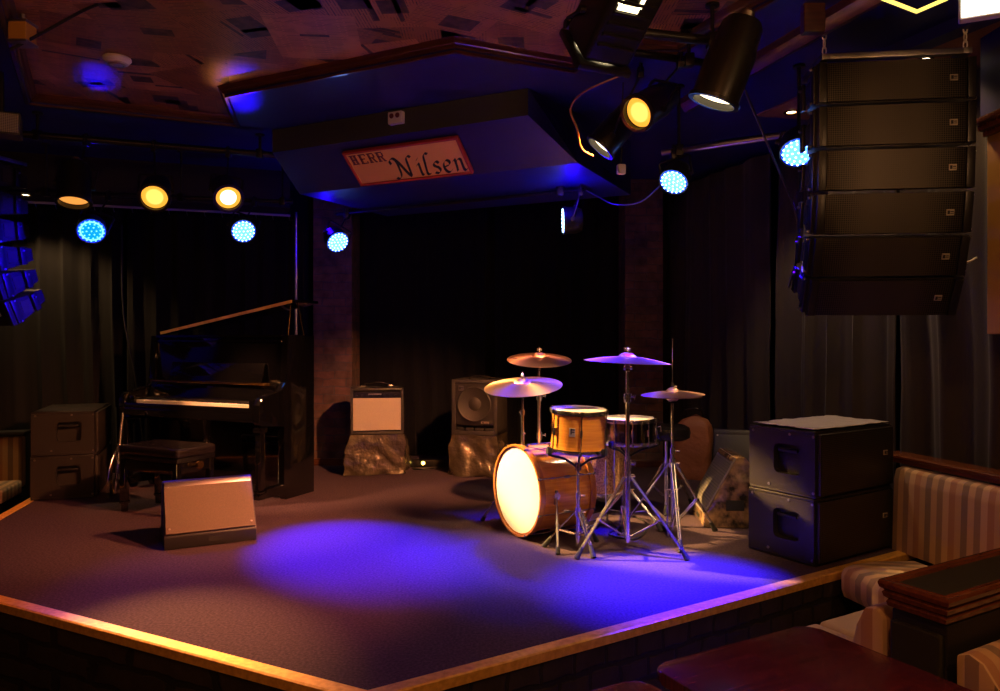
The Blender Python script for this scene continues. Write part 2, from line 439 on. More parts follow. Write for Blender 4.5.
# bulkhead over the back of the stage: upright grey-green band, blue face raked back under it
A0 = V((-1.72, 5.59, 0)); A1 = V((.176, 4.65, 0)); ax = (A1-A0).normalized(); aq = V((.444, .896, 0))
def bk(s, q, z, flare=0): return A0+ax*(s*2.116)+aq*q+V((0, 0, z))
sec = [(0, LOW), (0, 2.67), (.30, 2.41), (1.5, 2.41), (1.5, LOW)]
ends = [[(-.0, q, z) for q, z in sec], [(1+(0.105 if q > 0 else 0), q, z) for q, z in sec]]
b = MB(); L0 = [b.bm.verts.new(bk(*p)) for p in ends[0]]; L1 = [b.bm.verts.new(bk(*p)) for p in ends[1]]
for i in range(5):
    j = (i+1) % 5; f = b.bm.faces.new((L0[i], L1[i], L1[j], L0[j])); f.material_index = 1 if i == 0 else 0
b.bm.faces.new(L0); b.bm.faces.new(L1[::-1])
struct(b.build('wall_bulkhead', ['blue_paint', 'grey_paint'], smooth=0))

# walls behind the drapes
def wall(name, p, q, z0, z1, th, m, axes=None):
    p, q = V((*p, 0)), V((*q, 0)); d = (q-p).normalized(); n = V((-d.y, d.x, 0))*th
    b = MB(); b.hull([a+V((0, 0, z)) for a in (p, q, p+n, q+n) for z in (z0, z1)])
    return struct(b.build(name, m, smooth=0))
wall('wall_back', (2.2, 8.35), (-2.1, 8.35), FL, LOW, -.1, 'wall_dark')
wall('wall_left_back', (-2.0, 7.95), (-5.6, 6.85), FL, LOW, -.1, 'wall_dark')
wall('wall_left', (-5.6, 6.85), (-5.6, 1.0), FL, LOW, -.1, 'wall_dark')
wall('wall_right', (3.75, 1.0), (1.85, 8.3), FL, LOW, -.1, 'wall_dark')
# pelmet along the back left, holding the curtain track
b = MB(); P = [(-5.5, 5.75), (-1.98, 6.98), (-2.14, 7.45), (-5.5, 6.3)]
b.prism(P, 2.50, LOW)
struct(b.build('trim_6', 'wall_dark', smooth=0))
# brick columns either side of the centre drape
for nm, x0, x1, y0, y1 in (('wall_column_left', -1.87, -1.48, 7.40, 7.82), ('wall_column_right', 1.235, 1.61, 7.30, 7.72)):
    b = MB(); b.box(((x0+x1)/2, (y0+y1)/2, 1.42), (x1-x0, y1-y0, 2.84), bev=.012)
    c = struct(b.build(nm, 'brick', smooth=0))
    b = MB(); b.box(((x0+x1)/2, (y0+y1)/2, .035), (x1-x0+.09, y1-y0+.09, .07), bev=.01)
    struct(b.build('plinth', 'moulding', c, smooth=0))
# right of the bench: blue upper wall, wooden cornice, ochre panel below
b = MB(); b.hull([(2.50, 3.60, z) for z in (2.42, LOW)]+[(2.95, 3.60, z) for z in (2.42, LOW)]+[(2.50, 3.85, z) for z in (2.42, LOW)]+[(2.85, 3.85, z) for z in (2.42, LOW)])
struct(b.build('wall_pier', 'blue_paint', smooth=0))
b = MB(); b.box((2.78, 3.70, 2.385), (.66, .32, .03), bev=.008); b.box((2.79, 3.71, 2.355), (.62, .28, .035), bev=.012); b.box((2.80, 3.72, 2.325), (.59, .25, .03), bev=.008)
struct(b.build('trim_7', 'cap_wood', smooth=0))
b = MB(); b.box((2.80, 3.72, 1.80), (.56, .22, 1.02), bev=.006)
pp = struct(b.build('wall_panel', 'yellow_panel', smooth=0))
b = MB(); b.box((2.535, 3.605, 1.80), (.03, .02, 1.0), bev=.006); b.box((2.77, 3.605, 1.31), (.55, .02, .04), bev=.006); b.box((2.77, 3.605, 2.29), (.55, .02, .04), bev=.006)
struct(b.build('panel_frame', 'cap_wood', pp, smooth=0))

# ---------------------------------------------------------------- drapes
def curtain(label, path, z0, z1, wl, amp, m, seed, group='stage drapes', gather=None):
    P = [V((*p, 0)) for p in path]; seg = [(b_-a).length for a, b_ in zip(P, P[1:])]; tot = sum(seg)
    n = max(8, int(tot/.022)); rows = 14; b = MB(); g = []
    for i in range(n+1):
        s = tot*i/n; k = 0; r = s
        while k < len(seg)-1 and r > seg[k]: r -= seg[k]; k += 1
        d = (P[k+1]-P[k])/seg[k]; p = P[k]+d*r; nn = V((d.y, -d.x, 0))
        col = []
        for j in range(rows+1):
            t = j/rows; z = z0+(z1-z0)*t
            ph = 2*PI*s/wl+1.7*noise.noise(V((s*1.1, seed, t*.6)))*2
            a = amp*(.55+.75*abs(noise.noise(V((s*.8+9, seed*2.3, t*.5))))*1.6)*(1-.35*t)
            off = a*(math.sin(ph)+.35*math.sin(2.3*ph+seed))+.02*noise.noise(V((s*3, z*1.5, seed)))
            col.append(b.bm.verts.new(p+nn*off+d*(a*.35*math.cos(ph))+V((0, 0, z))))
        g.append(col)
    for i in range(n):
        for j in range(rows): b.bm.faces.new((g[i][j], g[i+1][j], g[i+1][j+1], g[i][j+1]))
    c = P[0].lerp(P[-1], .5)
    for v in b.bm.verts: v.co -= c
    o = b.build('stage_curtain', m, smooth=60, loc=c)
    md = o.modifiers.new('thickness', 'SOLIDIFY'); md.thickness = .004
    return tag(o, label, 'curtain', group)
curtain('black drape left of the piano, pale folds gathered below the small ceiling light', [(-5.3, 6.45), (-3.55, 6.98)], FL, 2.47, .22, .05, 'curtain_left', 1)
curtain('black drape hanging behind the upright piano', [(-3.53, 6.99), (-1.98, 7.50)], .01, 2.47, .2, .04, 'curtain_left', 2)
curtain('black centre drape behind the silver guitar amplifier, beside the brick column', [(-1.55, 7.95), (-.17, 7.98)], .01, 2.82, .2, .035, 'curtain', 3)
curtain('black centre drape behind the drum kit, beside the darker brick column', [(-.06, 7.98), (1.36, 7.95)], .01, 2.82, .2, .035, 'curtain', 4)
def rw(d, o=0): return (3.80-.26*d-o, d)
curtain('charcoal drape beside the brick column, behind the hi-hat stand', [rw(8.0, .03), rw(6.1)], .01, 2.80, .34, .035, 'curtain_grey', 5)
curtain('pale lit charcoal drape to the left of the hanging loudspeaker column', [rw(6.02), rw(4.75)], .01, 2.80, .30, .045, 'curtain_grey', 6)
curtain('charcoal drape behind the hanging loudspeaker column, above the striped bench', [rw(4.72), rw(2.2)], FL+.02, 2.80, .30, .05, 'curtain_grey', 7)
t = thing('curtain_track', 'pale metal curtain track with hooks along the drape behind the piano', 'curtain track', (-3.6, 6.9, 2.485))
b = MB(); b.tube([(-1.7, -.66, 0), (1.52, .44, 0)], .012); b.build('rail', 'white_plastic', t)
b = MB(); b.tube([(1.60, .36, -2.47), (1.60, .36, .02)], .016); b.build('post', 'steel', t)
b = MB()
for i in range(22):
    x = -1.6+i*.148; y = -.66+(x+1.7)*.3416
    b.tube([(x, y, -.005), (x, y+.01, -.03), (x+.006, y+.014, -.05)], .004, 5)
b.build('hook', 'steel', t)
# ---------------------------------------------------------------- loudspeakers
# a small metal maker's badge: plate with a raised ring and bar
def badge(parent, c, w, h, m='badge'):
    b = MB(); b.box(c, (w, .006, h), bev=.0015)
    bd = b.build('badge', m, parent, smooth=0)
    x, y, z = c
    b = MB(); b.box((x-w*.24, y-.0035, z), (w*.30, .003, h*.6)); b.box((x+w*.18, y-.0035, z+h*.12), (w*.42, .003, h*.16)); b.box((x+w*.18, y-.0035, z-h*.18), (w*.42, .003, h*.12))
    b.build('badge_mark', 'black_paint', bd, smooth=0)

def subwoofer(label, loc, rz, w=.76, d=.47, h=.372, group='stacked bass cabinets'):
    t = thing('subwoofer', label, 'loudspeaker', loc, rz, group)
    b = MB(); b.box((0, .01, h/2), (w-.10, d-.03, h-.004), bev=.004)
    for z in (.008, h-.008): b.box((0, .01, z), (w-.004, d-.03, .014), bev=.005)
    b.build('cabinet', 'black_case', t, smooth=40)
    b = MB(); b.box((0, -d/2+.012, h/2), (w-.03, .024, h-.03), bev=.008); b.build('grille', 'grille', t, smooth=40)
    badge(t, (w*.36, -d/2-.002, h*.56), .042, .028)
    for s in (-1, 1):
        b = MB(); x = s*(w/2)
        # raised rim round a sunk hand hold
        y0, y1, hy, hw_, zc, hh = -d/2+.026, d/2-.006, -.03, .088, h*.53, .085
        P = [(hy+sa*hw_*(1-.16*(abs(k) == 1)), zc) for sa, k in ()]
        rc = [(hy+hw_*math.copysign(abs(math.cos(a))**.35, math.cos(a)), zc+hh*math.copysign(abs(math.sin(a))**.35, math.sin(a))) for a in [2*PI*(i+.5)/32 for i in range(32)]]
        def rim(yz):                                # where the ray from the hold's centre leaves the panel
            dy, dz = yz[0]-hy, yz[1]-zc; k = min(((y1-hy) if dy > 0 else (y0-hy))/dy if abs(dy) > 1e-6 else 9e9, ((h-.016-zc) if dz > 0 else (.016-zc))/dz if abs(dz) > 1e-6 else 9e9)
            return (hy+dy*k, zc+dz*k)
        ro = [rim(p) for p in rc]
        for cn in ((y0, .016), (y1, .016), (y0, h-.016), (y1, h-.016)):   # square off the panel's corners
            i = min(range(32), key=lambda i: (ro[i][0]-cn[0])**2+(ro[i][1]-cn[1])**2); ro[i] = cn
        xi = x-s*.045
        A = [b.bm.verts.new((x, *p)) for p in ro]; B = [b.bm.verts.new((x, *p)) for p in rc]; C_ = [b.bm.verts.new((xi, *p)) for p in rc]; D_ = [b.bm.verts.new((xi, *p)) for p in ro]
        for i in range(32):
            j = (i+1) % 32
            for u_, v_ in ((A, B), (B, C_), (C_, D_), (D_, A)): b.bm.faces.new((u_[i], u_[j], v_[j], v_[i]))
        hd = b.build('side_panel', 'black_case', t, smooth=25)
        b = MB(); b.box((x-s*.012, hy, zc+.05), (.018, .13, .022), bev=.007); b.build('handle', 'black_metal', hd, smooth=40)
        for k, (y, z) in enumerate(((-.20, h-.03), (-.05, h-.03), (.20, h-.03), (.09, .04), (-.2, .03))):
            b = MB(); b.cyl((x-s*.002, y, z), (x+s*.005, y, z), .008, n=10); b.build('screw', 'steel', t)
    b = MB()
    for sx in (-1, 1):
        for sy in (-1, 1): b.cyl((sx*(w/2-.06), sy*(d/2-.06), -.003), (sx*(w/2-.06), sy*(d/2-.06), .006), .02, n=10)
    b.build('feet', 'rubber', t)
    return t
ang = math.atan2(.41, .64)
SR = V((1.943, 4.473, .004))
s1 = subwoofer('black bass cabinet standing on the stage corner, lower of the pair beside the striped bench', SR, ang)
s2 = dup(s1, SR+V((.004, .002, .374)), ang+.006, 'upper black bass cabinet beside the striped bench, clear film on its lid')
# a clear plastic dust film crumpled on the upper cabinet's lid
b = MB(); g = []
for i in range(31):
    row = []
    for j in range(19):
        x = -.365+.73*i/30; y = -.205+.42*j/18
        z = .004+.012*abs(noise.noise(V((x*9, y*9, 1))))+.006*abs(noise.noise(V((x*25, y*25, 4))))
        row.append(b.bm.verts.new((x, y, z)))
    g.append(row)
for i in range(30):
    for j in range(18): b.bm.faces.new((g[i][j], g[i+1][j], g[i+1][j+1], g[i][j+1]))
M['film'] = mat('grey_dust_film', (.50, .46, .44), .3, bump=(30, .5, .01))
o = b.build('dust_cover', 'film', smooth=60, loc=SR+V((.004, .002, .752)))
o.rotation_euler = (0, 0, ang); md = o.modifiers.new('t', 'SOLIDIFY'); md.thickness = .002; md.offset = -1
tag(o, 'crumpled clear film lying on the upper bass cabinet beside the bench', 'plastic film')
SL = V((-3.56, 6.18, .004)); la = math.atan2(.94, -.34)
subs = []
for k, lb in ((0, 'black bass cabinet on the stage, lower of the pair left of the piano bench'), (1, 'black bass cabinet on top of the pair left of the piano bench')):
    q = dup(s1, SL+V((0, 0, k*.345)), la+.01*k, lb); q.scale = (1, 1, .918); subs.append(q)

# line arrays: cabinets hung in a curve from a frame on chains
def array_box(label, loc, rot, group):
    w, h, d = .735, .209, .40
    t = thing('hanging_speaker', label, 'loudspeaker', loc, 0, group); t.rotation_euler = rot
    b = MB(); f = h/2-.004; r = h/2-.056
    b.hull([(s*w/2, -d/2+.02, k*f) for s in (-1, 1) for k in (-1, 1)]+[(s*w/2, -.02, k*(f-.024)) for s in (-1, 1) for k in (-1, 1)]+[(s*(w/2-.06), d/2, k*r) for s in (-1, 1) for k in (-1, 1)])
    b.build('cabinet', 'black_case', t, smooth=30)
    b = MB(); n = 10
    pr = [(-w/2+.045+(w-.09)*i/n, -d/2-.006*math.sin(PI*i/n)) for i in range(n+1)]+[(w/2-.045, -d/2+.03), (-w/2+.045, -d/2+.03)]
    b.prism(pr, -h/2+.008, h/2-.008, bev=.003); b.build('grille', 'grille', t, smooth=40)
    for s in (-1, 1):
        b = MB(); b.box((s*(w/2-.022), -d/2+.008, 0), (.040, .03, h-.012), bev=.004)
        b.build('side_flange', 'black_metal', t, smooth=40)
        b = MB(); b.box((s*(w/2+.006), -d/2+.06, 0), (.018, .06, h-.02), bev=.004); b.build('rigging_plate', 'black_metal', t, smooth=40)
        b = MB(); b.box((s*(w/2+.006), .05, 0), (.018, .05, h*.66), bev=.004); b.build('rigging_plate', 'black_metal', t, smooth=40)
        b = MB(); b.box((s*(w/2+.002), -.04, 0), (.006, .09, .10), bev=.002); b.build('handle', 'rubber', t, smooth=0)
        for y, z in ((-d/2+.06, h/2-.02), (-d/2+.06, -h/2+.02), (.05, .04)):
            b = MB(); b.cyl((s*(w/2+.012), y, z), (s*(w/2+.026), y, z), .008, n=10); b.build('pin', 'steel', t)
    badge(t, (w/2-.105, -d/2-.004, .0), .036, .030)
    return t
def array(n, top, yaw, pitches, labels, group, p0=None):
    """top: world point at the upper front-centre; yaw turns the grille; returns cabinets"""
    out = []; pos = V(top); h = .217
    R = Matrix.Rotation(yaw, 4, 'Z')
    for k in range(n):
        R1 = R @ Matrix.Rotation(pitches[k], 4, 'X')       # + tips the grille to the floor
        c = pos+(R1 @ V((0, .2, -h/2)))
        e = R1.to_euler()
        if p0 is None: p0 = array_box(labels[k], c, e, group); out.append(p0)
        else:
            q = dup(p0, c, None, labels[k], group); q.rotation_euler = e; out.append(q)
        pos = pos+(R1 @ V((0, 0, -h)))
    return out
rn = ['topmost', 'second from the top', 'third from the top', 'fourth from the top', 'fifth from the top', 'lowest']
pit = [0.00, .02, .07, .16, .29, .47]
yawR = -.12
R_ARR = array(6, (1.945, 3.63, 2.645), yawR, pit, [f'black array loudspeaker {x} in the column hung by the bench' for x in rn], 'hanging column over the bench')
rn5 = ['topmost', 'second from the top', 'third from the top', 'fourth from the top', 'fifth from the top', 'lowest']
L_ARR = array(6, (-4.17, 5.60, 2.62), -.25, [0, .04, .10, .20, .32, .44], [f'blue lit array loudspeaker {x} in the column hung at the piano side' for x in rn5], 'hanging column at the piano side', R_ARR[0])
# flying frames and chains
def fly(top, yaw, label, labels, z1):
    t = thing('flying_frame', label, 'rigging frame', top, yaw)
    b = MB(); b.box((-.33, .18, .02), (.04, .36, .03), bev=.004); b.box((.33, .18, .02), (.04, .36, .03), bev=.004); b.box((0, .02, .02), (.70, .035, .03), bev=.004); b.box((0, .30, .02), (.70, .035, .03), bev=.004)
    b.build('frame_bar', 'steel', t, smooth=40)
    R = Matrix.Rotation(yaw, 4, 'Z')
    for s, lb in zip((-1, 1), labels):
        p = V(top)+(R @ V((s*.33, .03, .035)))
        c = thing('hanging_chain', lb, 'chain', (p.x, p.y, z1))
        L = z1-p.z; n = int(L/.036); b = MB()
        for k in range(n):
            z = -L+.02+k*L/n; a = (k % 2)*PI/2; pts = []
            for i in range(9):
                w = 2*PI*i/8; pts.append((.010*math.cos(w)*math.cos(a), .010*math.cos(w)*math.sin(a), z+.025*math.sin(w)))
            b.tube(pts, .0035, 6)
        b.build('links', 'chain', c)
        b = MB(); b.cyl((0, 0, -.012), (0, 0, 0), .03, n=16); b.build('ceiling_plate', 'steel', c)
fly((1.945, 3.63, 2.648), yawR, 'grey steel flying frame on top of the loudspeaker column by the bench',
    ['chrome chain nearer the blue lamp, holding the loudspeaker column by the bench', 'chrome chain beside the exit sign holding the loudspeaker column by the bench'], LOW)
fly((-4.17, 5.60, 2.623), -.25, 'steel flying frame on top of the blue lit loudspeaker column',
    ['outer chain of the blue lit loudspeaker column', 'inner chain of the blue lit loudspeaker column'], LOW)

# ---------------------------------------------------------------- upright piano (local x to its right, y to its back)
PR = math.atan2(-.415, .91)
t = thing('upright_piano', 'tall black polished upright piano with its lid propped open', 'piano', (-2.50, 5.84, 0), PR)
W, D, H = 1.52, .66, 1.31
for s in (-1, 1):
    b = MB(); x0 = s*(W/2-.035)
    prof = [(.10, .09), (.10, .12), (.30, .12), (.30, .58), (.05, .60), (.02, .63), (.02, .76), (.05, .81), (.12, .83), (.28, .86), (.32, .92), (.34, H-.02), (D, H-.02), (D, .0), (.32, 0), (.30, .05), (.02, .05), (.02, .09)]
    mtx = Matrix(((0, 0, 1, x0-.03), (1, 0, 0, 0), (0, 1, 0, 0), (0, 0, 0, 1)))
    b.prism([(p, z) for p, z in prof], 0, .06, bev=.004, mtx=mtx)
    b.build('side_panel', 'piano', t, smooth=30)
    b = MB(); b.box((s*(W/2-.045), .075, .335), (.055, .055, .50), bev=.008); b.box((s*(W/2-.045), .075, .57), (.075, .08, .04), bev=.006); b.box((s*(W/2-.045), .075, .10), (.07, .075, .03), bev=.006)
    b.build('leg', 'piano', t, smooth=30)
b = MB(); b.box((0, .345, .34), (W-.14, .03, .50), bev=.006); b.build('lower_panel', 'piano', t, smooth=30)
b = MB(); b.box((0, .36, .05), (W-.14, .05, .09), bev=.004); b.box((0, D-.03, .65), (W-.14, .05, 1.26)); b.build('case_frame', 'piano_satin', t, smooth=30)
b = MB(); b.box((0, .365, 1.06), (W-.14, .028, .42), bev=.006); up = b.build('upper_panel', 'piano', t, smooth=30)
b = MB(); b.box((0, .345, 1.245), (W-.16, .012, .012)); b.box((0, .345, .90), (W-.16, .012, .012)); b.build('panel_beading', 'piano', up, smooth=30)
b = MB(); b.box((0, .18, .665), (W-.14, .32, .07), bev=.006); kb = b.build('key_bed', 'piano', t, smooth=30)
b = MB(); b.box((0, .045, .715), (W-.14, .05, .045), bev=.008); b.build('key_slip', 'piano', kb, smooth=30)
KW = (W-.30)/52
b = MB()
for i in range(52): b.box((-(W-.30)/2+KW*(i+.5), .145, .742), (KW-.0015, .15, .03), bev=.0015, seg=1)
ky = b.build('keyboard', 'ivory', t, smooth=0)
b = MB()
for i in range(51):
    if (i+5) % 7 in (0, 1, 3, 4, 5): b.box((-(W-.30)/2+KW*(i+1), .17, .762), (.011, .095, .018), bev=.002, seg=1)
b.build('black_keys', 'ebony', ky, smooth=0)
for s in (-1, 1):
    b = MB(); b.box((s*(W/2-.108), .145, .755), (.07, .18, .075), bev=.01); b.build('key_block', 'piano', t, smooth=30)
# fallboard folded open against the panel, music ledge above it
b = MB(); b.box((0, .275, .83), (W-.16, .016, .15), Matrix.Rotation(math.radians(-14), 3, 'X'), bev=.004)
b.box((0, .235, .775), (W-.16, .05, .014), bev=.003); fb = b.build('fallboard', 'piano', t, smooth=30)
M['felt'] = mat('red_felt', (.35, .03, .03), .9)
b = MB(); b.box((0, .216, .772), (W-.30, .006, .010)); b.build('felt_strip', 'felt', fb, smooth=0)
b = MB(); b.box((0, .254, .905), (W-.20, .012, .018), bev=.003); b.build('hinge', 'brass', fb, smooth=0)
b = MB(); b.box((.02, .315, .985), (W-.5, .014, .16), Matrix.Rotation(math.radians(-16), 3, 'X'), bev=.004); b.box((.02, .28, .908), (W-.5, .06, .014), bev=.003)
b.build('music_desk', 'piano', t, smooth=30)
# lid hinged at the short left end, standing open
lr = Matrix.Rotation(math.radians(-9.8), 4, 'Y')
b = MB(); b.box((W/2-.02, 0, 0), (W-.02, .30, .022), bev=.004)
bmesh.ops.transform(b.bm, matrix=Matrix.Translation((-W/2+.09, D-.15, H)) @ lr, verts=b.bm.verts)
ld = b.build('lid', 'piano', t, smooth=30)
b = MB(); b.box((W/2-.02, -.153, 0), (W-.06, .006, .024))
bmesh.ops.transform(b.bm, matrix=Matrix.Translation((-W/2+.09, D-.15, H)) @ lr, verts=b.bm.verts)
M['lid_edge'] = mat('gold_lit_edge', (.98, .66, .24), .4, .1, var=(5, (.6, .36, .12), 3))  # gold lamplight along the lid's edge is put into this colour
b.build('lid_edge', 'lid_edge', ld, smooth=0)
b = MB(); b.tube([(W/2-.06, D-.26, H-.06), (W/2-.03, D-.26, H+.225)], .006); b.tube([(W/2-.02, D-.10, H-.06), (W/2-.04, D-.16, H+.225)], .006)
b.build('lid_prop', 'brass', t)
b = MB(); b.box((0, D-.165, H-.025), (W-.14, .32, .02)); b.build('top_board', 'piano', t, smooth=0)
for k in (-1, 0, 1):
    b = MB(); b.box((k*.10, .29, .055), (.04, .12, .012), bev=.005); b.build('pedal', 'brass', t, smooth=40)

# piano bench
t = thing('piano_bench', 'black adjustable piano bench with a buttoned leather seat', 'bench', (-2.45, 5.45, 0), PR)
b = MB(); b.box((0, 0, .455), (.60, .36, .07), bev=.028, seg=4)
st = b.build('seat', 'leather', t, smooth=60)
b = MB()
for i in range(4):
    for j in range(2): b.lathe([(0.0, .006), (.010, .004), (.013, 0)], (-.2+.133*i, -.07+.14*j, .489), n=12)
b.build('button', 'leather', st)
b = MB(); b.box((0, 0, .405), (.585, .345, .030), bev=.004); b.build('seat_board', 'piano_satin', t, smooth=30)
b = MB(); b.box((0, -.155, .345), (.54, .022, .075), bev=.003); b.box((0, .155, .345), (.54, .022, .075), bev=.003); b.box((-.265, 0, .345), (.022, .30, .075), bev=.003); b.box((.265, 0, .345), (.022, .30, .075), bev=.003)
b.build('frame', 'piano', t, smooth=30)
for sx in (-1, 1):
    for sy in (-1, 1):
        b = MB(); b.box((sx*.262, sy*.15, .225), (.046, .046, .33), bev=.005); b.box((sx*.262, sy*.15, .035), (.036, .036, .07), bev=.006); b.box((sx*.262, sy*.15, .07), (.054, .054, .022), bev=.006)
        b.build('leg', 'piano', t, smooth=30)
for s in (-1, 1):
    b = MB(); b.cyl((s*.276, 0, .36), (s*.31, 0, .36), .012, n=12); b.cyl((s*.31, 0, .36), (s*.335, 0, .36), .026, n=16); b.build('knob', 'brass', t)

# ---------------------------------------------------------------- floor wedges (local: face to -y)
def wedge(label, loc, rz, w, gm, body='black_paint', h=.37, d=.40):
    t = thing('stage_monitor', label, 'stage monitor', loc, rz, 'floor wedges')
    P = [(0, 0), (0, .075), (.215, h), (.27, h), (d, .16), (d, 0)]
    mtx = Matrix(((0, 0, 1, -w/2), (1, 0, 0, 0), (0, 1, 0, 0), (0, 0, 0, 1)))
    b = MB(); b.prism(P, 0, w, bev=.007, mtx=mtx); b.build('cabinet', body, t, smooth=40)
    # grille lies on the raked face
    d0, d1 = V((0, .002, .085)), V((0, .213, h-.004)); u = (d1-d0).normalized(); n = V((0, -u.z, u.y))
    R = Matrix((( 1, 0, 0), (0, u.y, -n.y), (0, u.z, -n.z))); R = Matrix(((1, 0, 0), (0, u.y, n.y), (0, u.z, n.z)))
    c = (d0+d1)/2+n*.006
    b = MB(); b.box(c, (w-.016, (d1-d0).length-.006, .014), R, bev=.004); g = b.build('grille', gm, t, smooth=40)
    b = MB(); b.box(d1+n*.007-u*.022, (w-.02, .034, .017), R, bev=.003); b.build('trim_bar', 'steel' if gm == 'wedge_grille' else body, g, smooth=40)
    b = MB()
    for sx in (-1, 1):
        for q in (.1, .9): b.lathe([(.007, 0), (.006, .004), (0, .005)], d0.lerp(d1, q)+n*.012+V((sx*(w/2-.03), 0, 0)), n, 10)
    b.build('screw', 'steel', g)
    b = MB(); b.box((w*.03, -.002, .038), (.07, .004, .03)); b.build('port', 'rubber', t, smooth=0)
    for s in (-1, 1):
        b = MB(); b.box((s*(w/2), .2, .15), (.006, .12, .07), bev=.002); b.build('handle', 'rubber', t, smooth=0)
    return t
wedge('tan fronted floor monitor wedge standing before the piano bench', (-1.765, 4.53, .002), math.atan2(.457, .89), .53, 'wedge_grille')
M['kit_reflection'] = mat('painted_kit_reflections', (.03, .024, .02), .16, var=(11, (.42, .26, .14), 5), coat=.6, bump=(12, .5, .012))  # gold mottling is the drum kit's reflection put into the gloss colour
wedge('grey grilled floor monitor with reflections painted on its glossy side, between the hi-hat and bass cabinets', (1.385, 5.18, .002), math.radians(-94), .46, 'grey_grille', 'kit_reflection', .47, .52)
wedge('dark floor monitor behind the grey grilled one at the foot of the drapes', (1.88, 5.72, .002), math.radians(-16), .44, 'black_paint', 'black_paint', .53, .40)
# ---------------------------------------------------------------- amplifiers on sheeted cases
def sheeted(label, loc, rz, w, d, h, seed, spread=.06, drag=0):
    t = thing('covered_case', label, 'covered case', loc, rz, 'sheeted cases under the amplifiers')
    b = MB(); nu, nv = 56, 16; g = []
    def ring(u):                              # walk round a rounded rectangle
        per = [(-w/2, -d/2), (w/2, -d/2), (w/2, d/2), (-w/2, d/2)]
        s = (u % 1)*4; k = int(s); f = s-k; a, c = per[k], per[(k+1) % 4]
        return V((a[0]+(c[0]-a[0])*f, a[1]+(c[1]-a[1])*f, 0))
    for i in range(nu):
        col = []
        for j in range(nv+1):
            v = j/nv; p = ring(i/nu); out = p.normalized()
            z = h*(1-v)
            fl = spread*v**1.5*(1+.9*noise.noise(V((p.x*5, p.y*5, seed))))
            cr = .055*noise.noise(V((p.x*7+z*2.5, p.y*7, z*2+seed)))+.036*noise.noise(V((p.x*15+z*7, p.y*15, z*8+seed*2)))
            dg = drag*v*max(0, -p.x/w+.5)*.18
            q = p*.985+out*(fl+cr*min(1, v*4))+V((-dg, -dg*.4, z))
            q.z = max(.004, q.z-(.0 if v < 1 else 0)+.02*v*noise.noise(V((p.x*4, p.y*4, seed+5))))
            col.append(b.bm.verts.new(q))
        g.append(col)
    for i in range(nu):
        for j in range(nv): b.bm.faces.new((g[i][j], g[(i+1) % nu][j], g[(i+1) % nu][j+1], g[i][j+1]))
    b.bm.faces.new([g[i][0] for i in range(nu)])
    b.build('plastic_cover', 'foil', t, smooth=70)
    b = MB(); b.box((0, 0, h/2), (w-.05, d-.05, h-.03), bev=.01); b.build('case', 'black_paint', t, smooth=0)
    return t
GA = V((-1.165, 7.02, .003)); ga = .17
sheeted('crumpled silver sheeted case under the silver guitar amplifier', GA, ga, .50, .32, .37, 2, .035, .12)
t = thing('guitar_amplifier', 'black guitar amplifier with a silver grille cloth on a sheeted case', 'amplifier', GA+V((.0, -.01, .372)), ga)
w, h, d = .49, .43, .25
b = MB()
for c, s in (((0, 0, .012), (w, d, .024)), ((0, 0, h-.012), (w, d, .024)), ((-w/2+.012, 0, h/2), (.024, d, h)), ((w/2-.012, 0, h/2), (.024, d, h)), ((0, d/2-.02, h/2), (w-.02, .02, h-.02))): b.box(c, s, bev=.006)
b.build('cabinet', 'tolex', t, smooth=40)
b = MB(); b.box((0, -d/2+.016, .185), (w-.052, .016, .30), bev=.004); b.build('grille_cloth', 'grille_cloth', t, smooth=0)
b = MB(); b.box((0, -d/2+.012, .365), (w-.05, .012, .06), Matrix.Rotation(.12, 3, 'X'), bev=.003); cp = b.build('control_panel', 'black_metal', t, smooth=0)
b = MB(); b.box((-.02, -d/2+.004, .372), (.12, .003, .012)); b.build('panel_badge', 'steel', cp, smooth=0)
for k in range(8):
    b = MB(); b.lathe([(.011, 0), (.011, .012), (.008, .016), (0, .016)], (-.19+.052*k, -d/2+.006, .358), (0, -1, 0), 12); b.build('knob', 'ebony', cp)
b = MB(); b.tube([(-.13, 0, h), (-.11, 0, h+.028), (-.03, 0, h+.045), (.03, 0, h+.045), (.11, 0, h+.028), (.13, 0, h)], .007, 8, 4); hd = b.build('handle', 'leather', t)
for s in (-1, 1):
    b = MB(); b.box((s*.13, 0, h+.009), (.045, .03, .018), bev=.005); b.build('handle_cap', 'chrome', hd, smooth=40)
BA = V((-.19, 6.99, .003)); ba = -.27
sheeted('crumpled brown sheeted case under the black bass amplifier', BA, ba, .44, .38, .37, 8, .05)
t = thing('bass_amplifier', 'black bass amplifier with a round speaker behind its grille on a sheeted case', 'amplifier', BA+V((0, 0, .372)), ba)
w, h, d = .44, .51, .36
b = MB()
for c, s in (((0, 0, .02), (w, d, .04)), ((0, 0, h-.015), (w, d, .03)), ((-w/2+.018, 0, h/2), (.036, d, h)), ((w/2-.018, 0, h/2), (.036, d, h)), ((0, d/2-.02, h/2), (w-.02, .02, h-.02)), ((0, -d/2+.05, .085), (w-.06, .02, .02))): b.box(c, s, bev=.006)
b.build('cabinet', 'tolex', t, smooth=40)
M['amp_grille'] = grille_mat('amp_wire_grille', (.012, .010, .009), (.062, .054, .044), 120)
b = MB(); b.box((0, -d/2+.022, .285), (w-.07, .012, .385), bev=.003); gr = b.build('grille', 'amp_grille', t, smooth=0)
M['cone'] = mat('speaker_cone', (.030, .026, .021), .6)
b = MB(); b.lathe([(.155, .012), (.165, .018), (.155, .022), (.14, .010), (.06, -.004), (.05, .004), (0, .014)], (0, -d/2+.012, .285), (0, -1, 0), 40)
b.build('speaker_cone', 'cone', t)
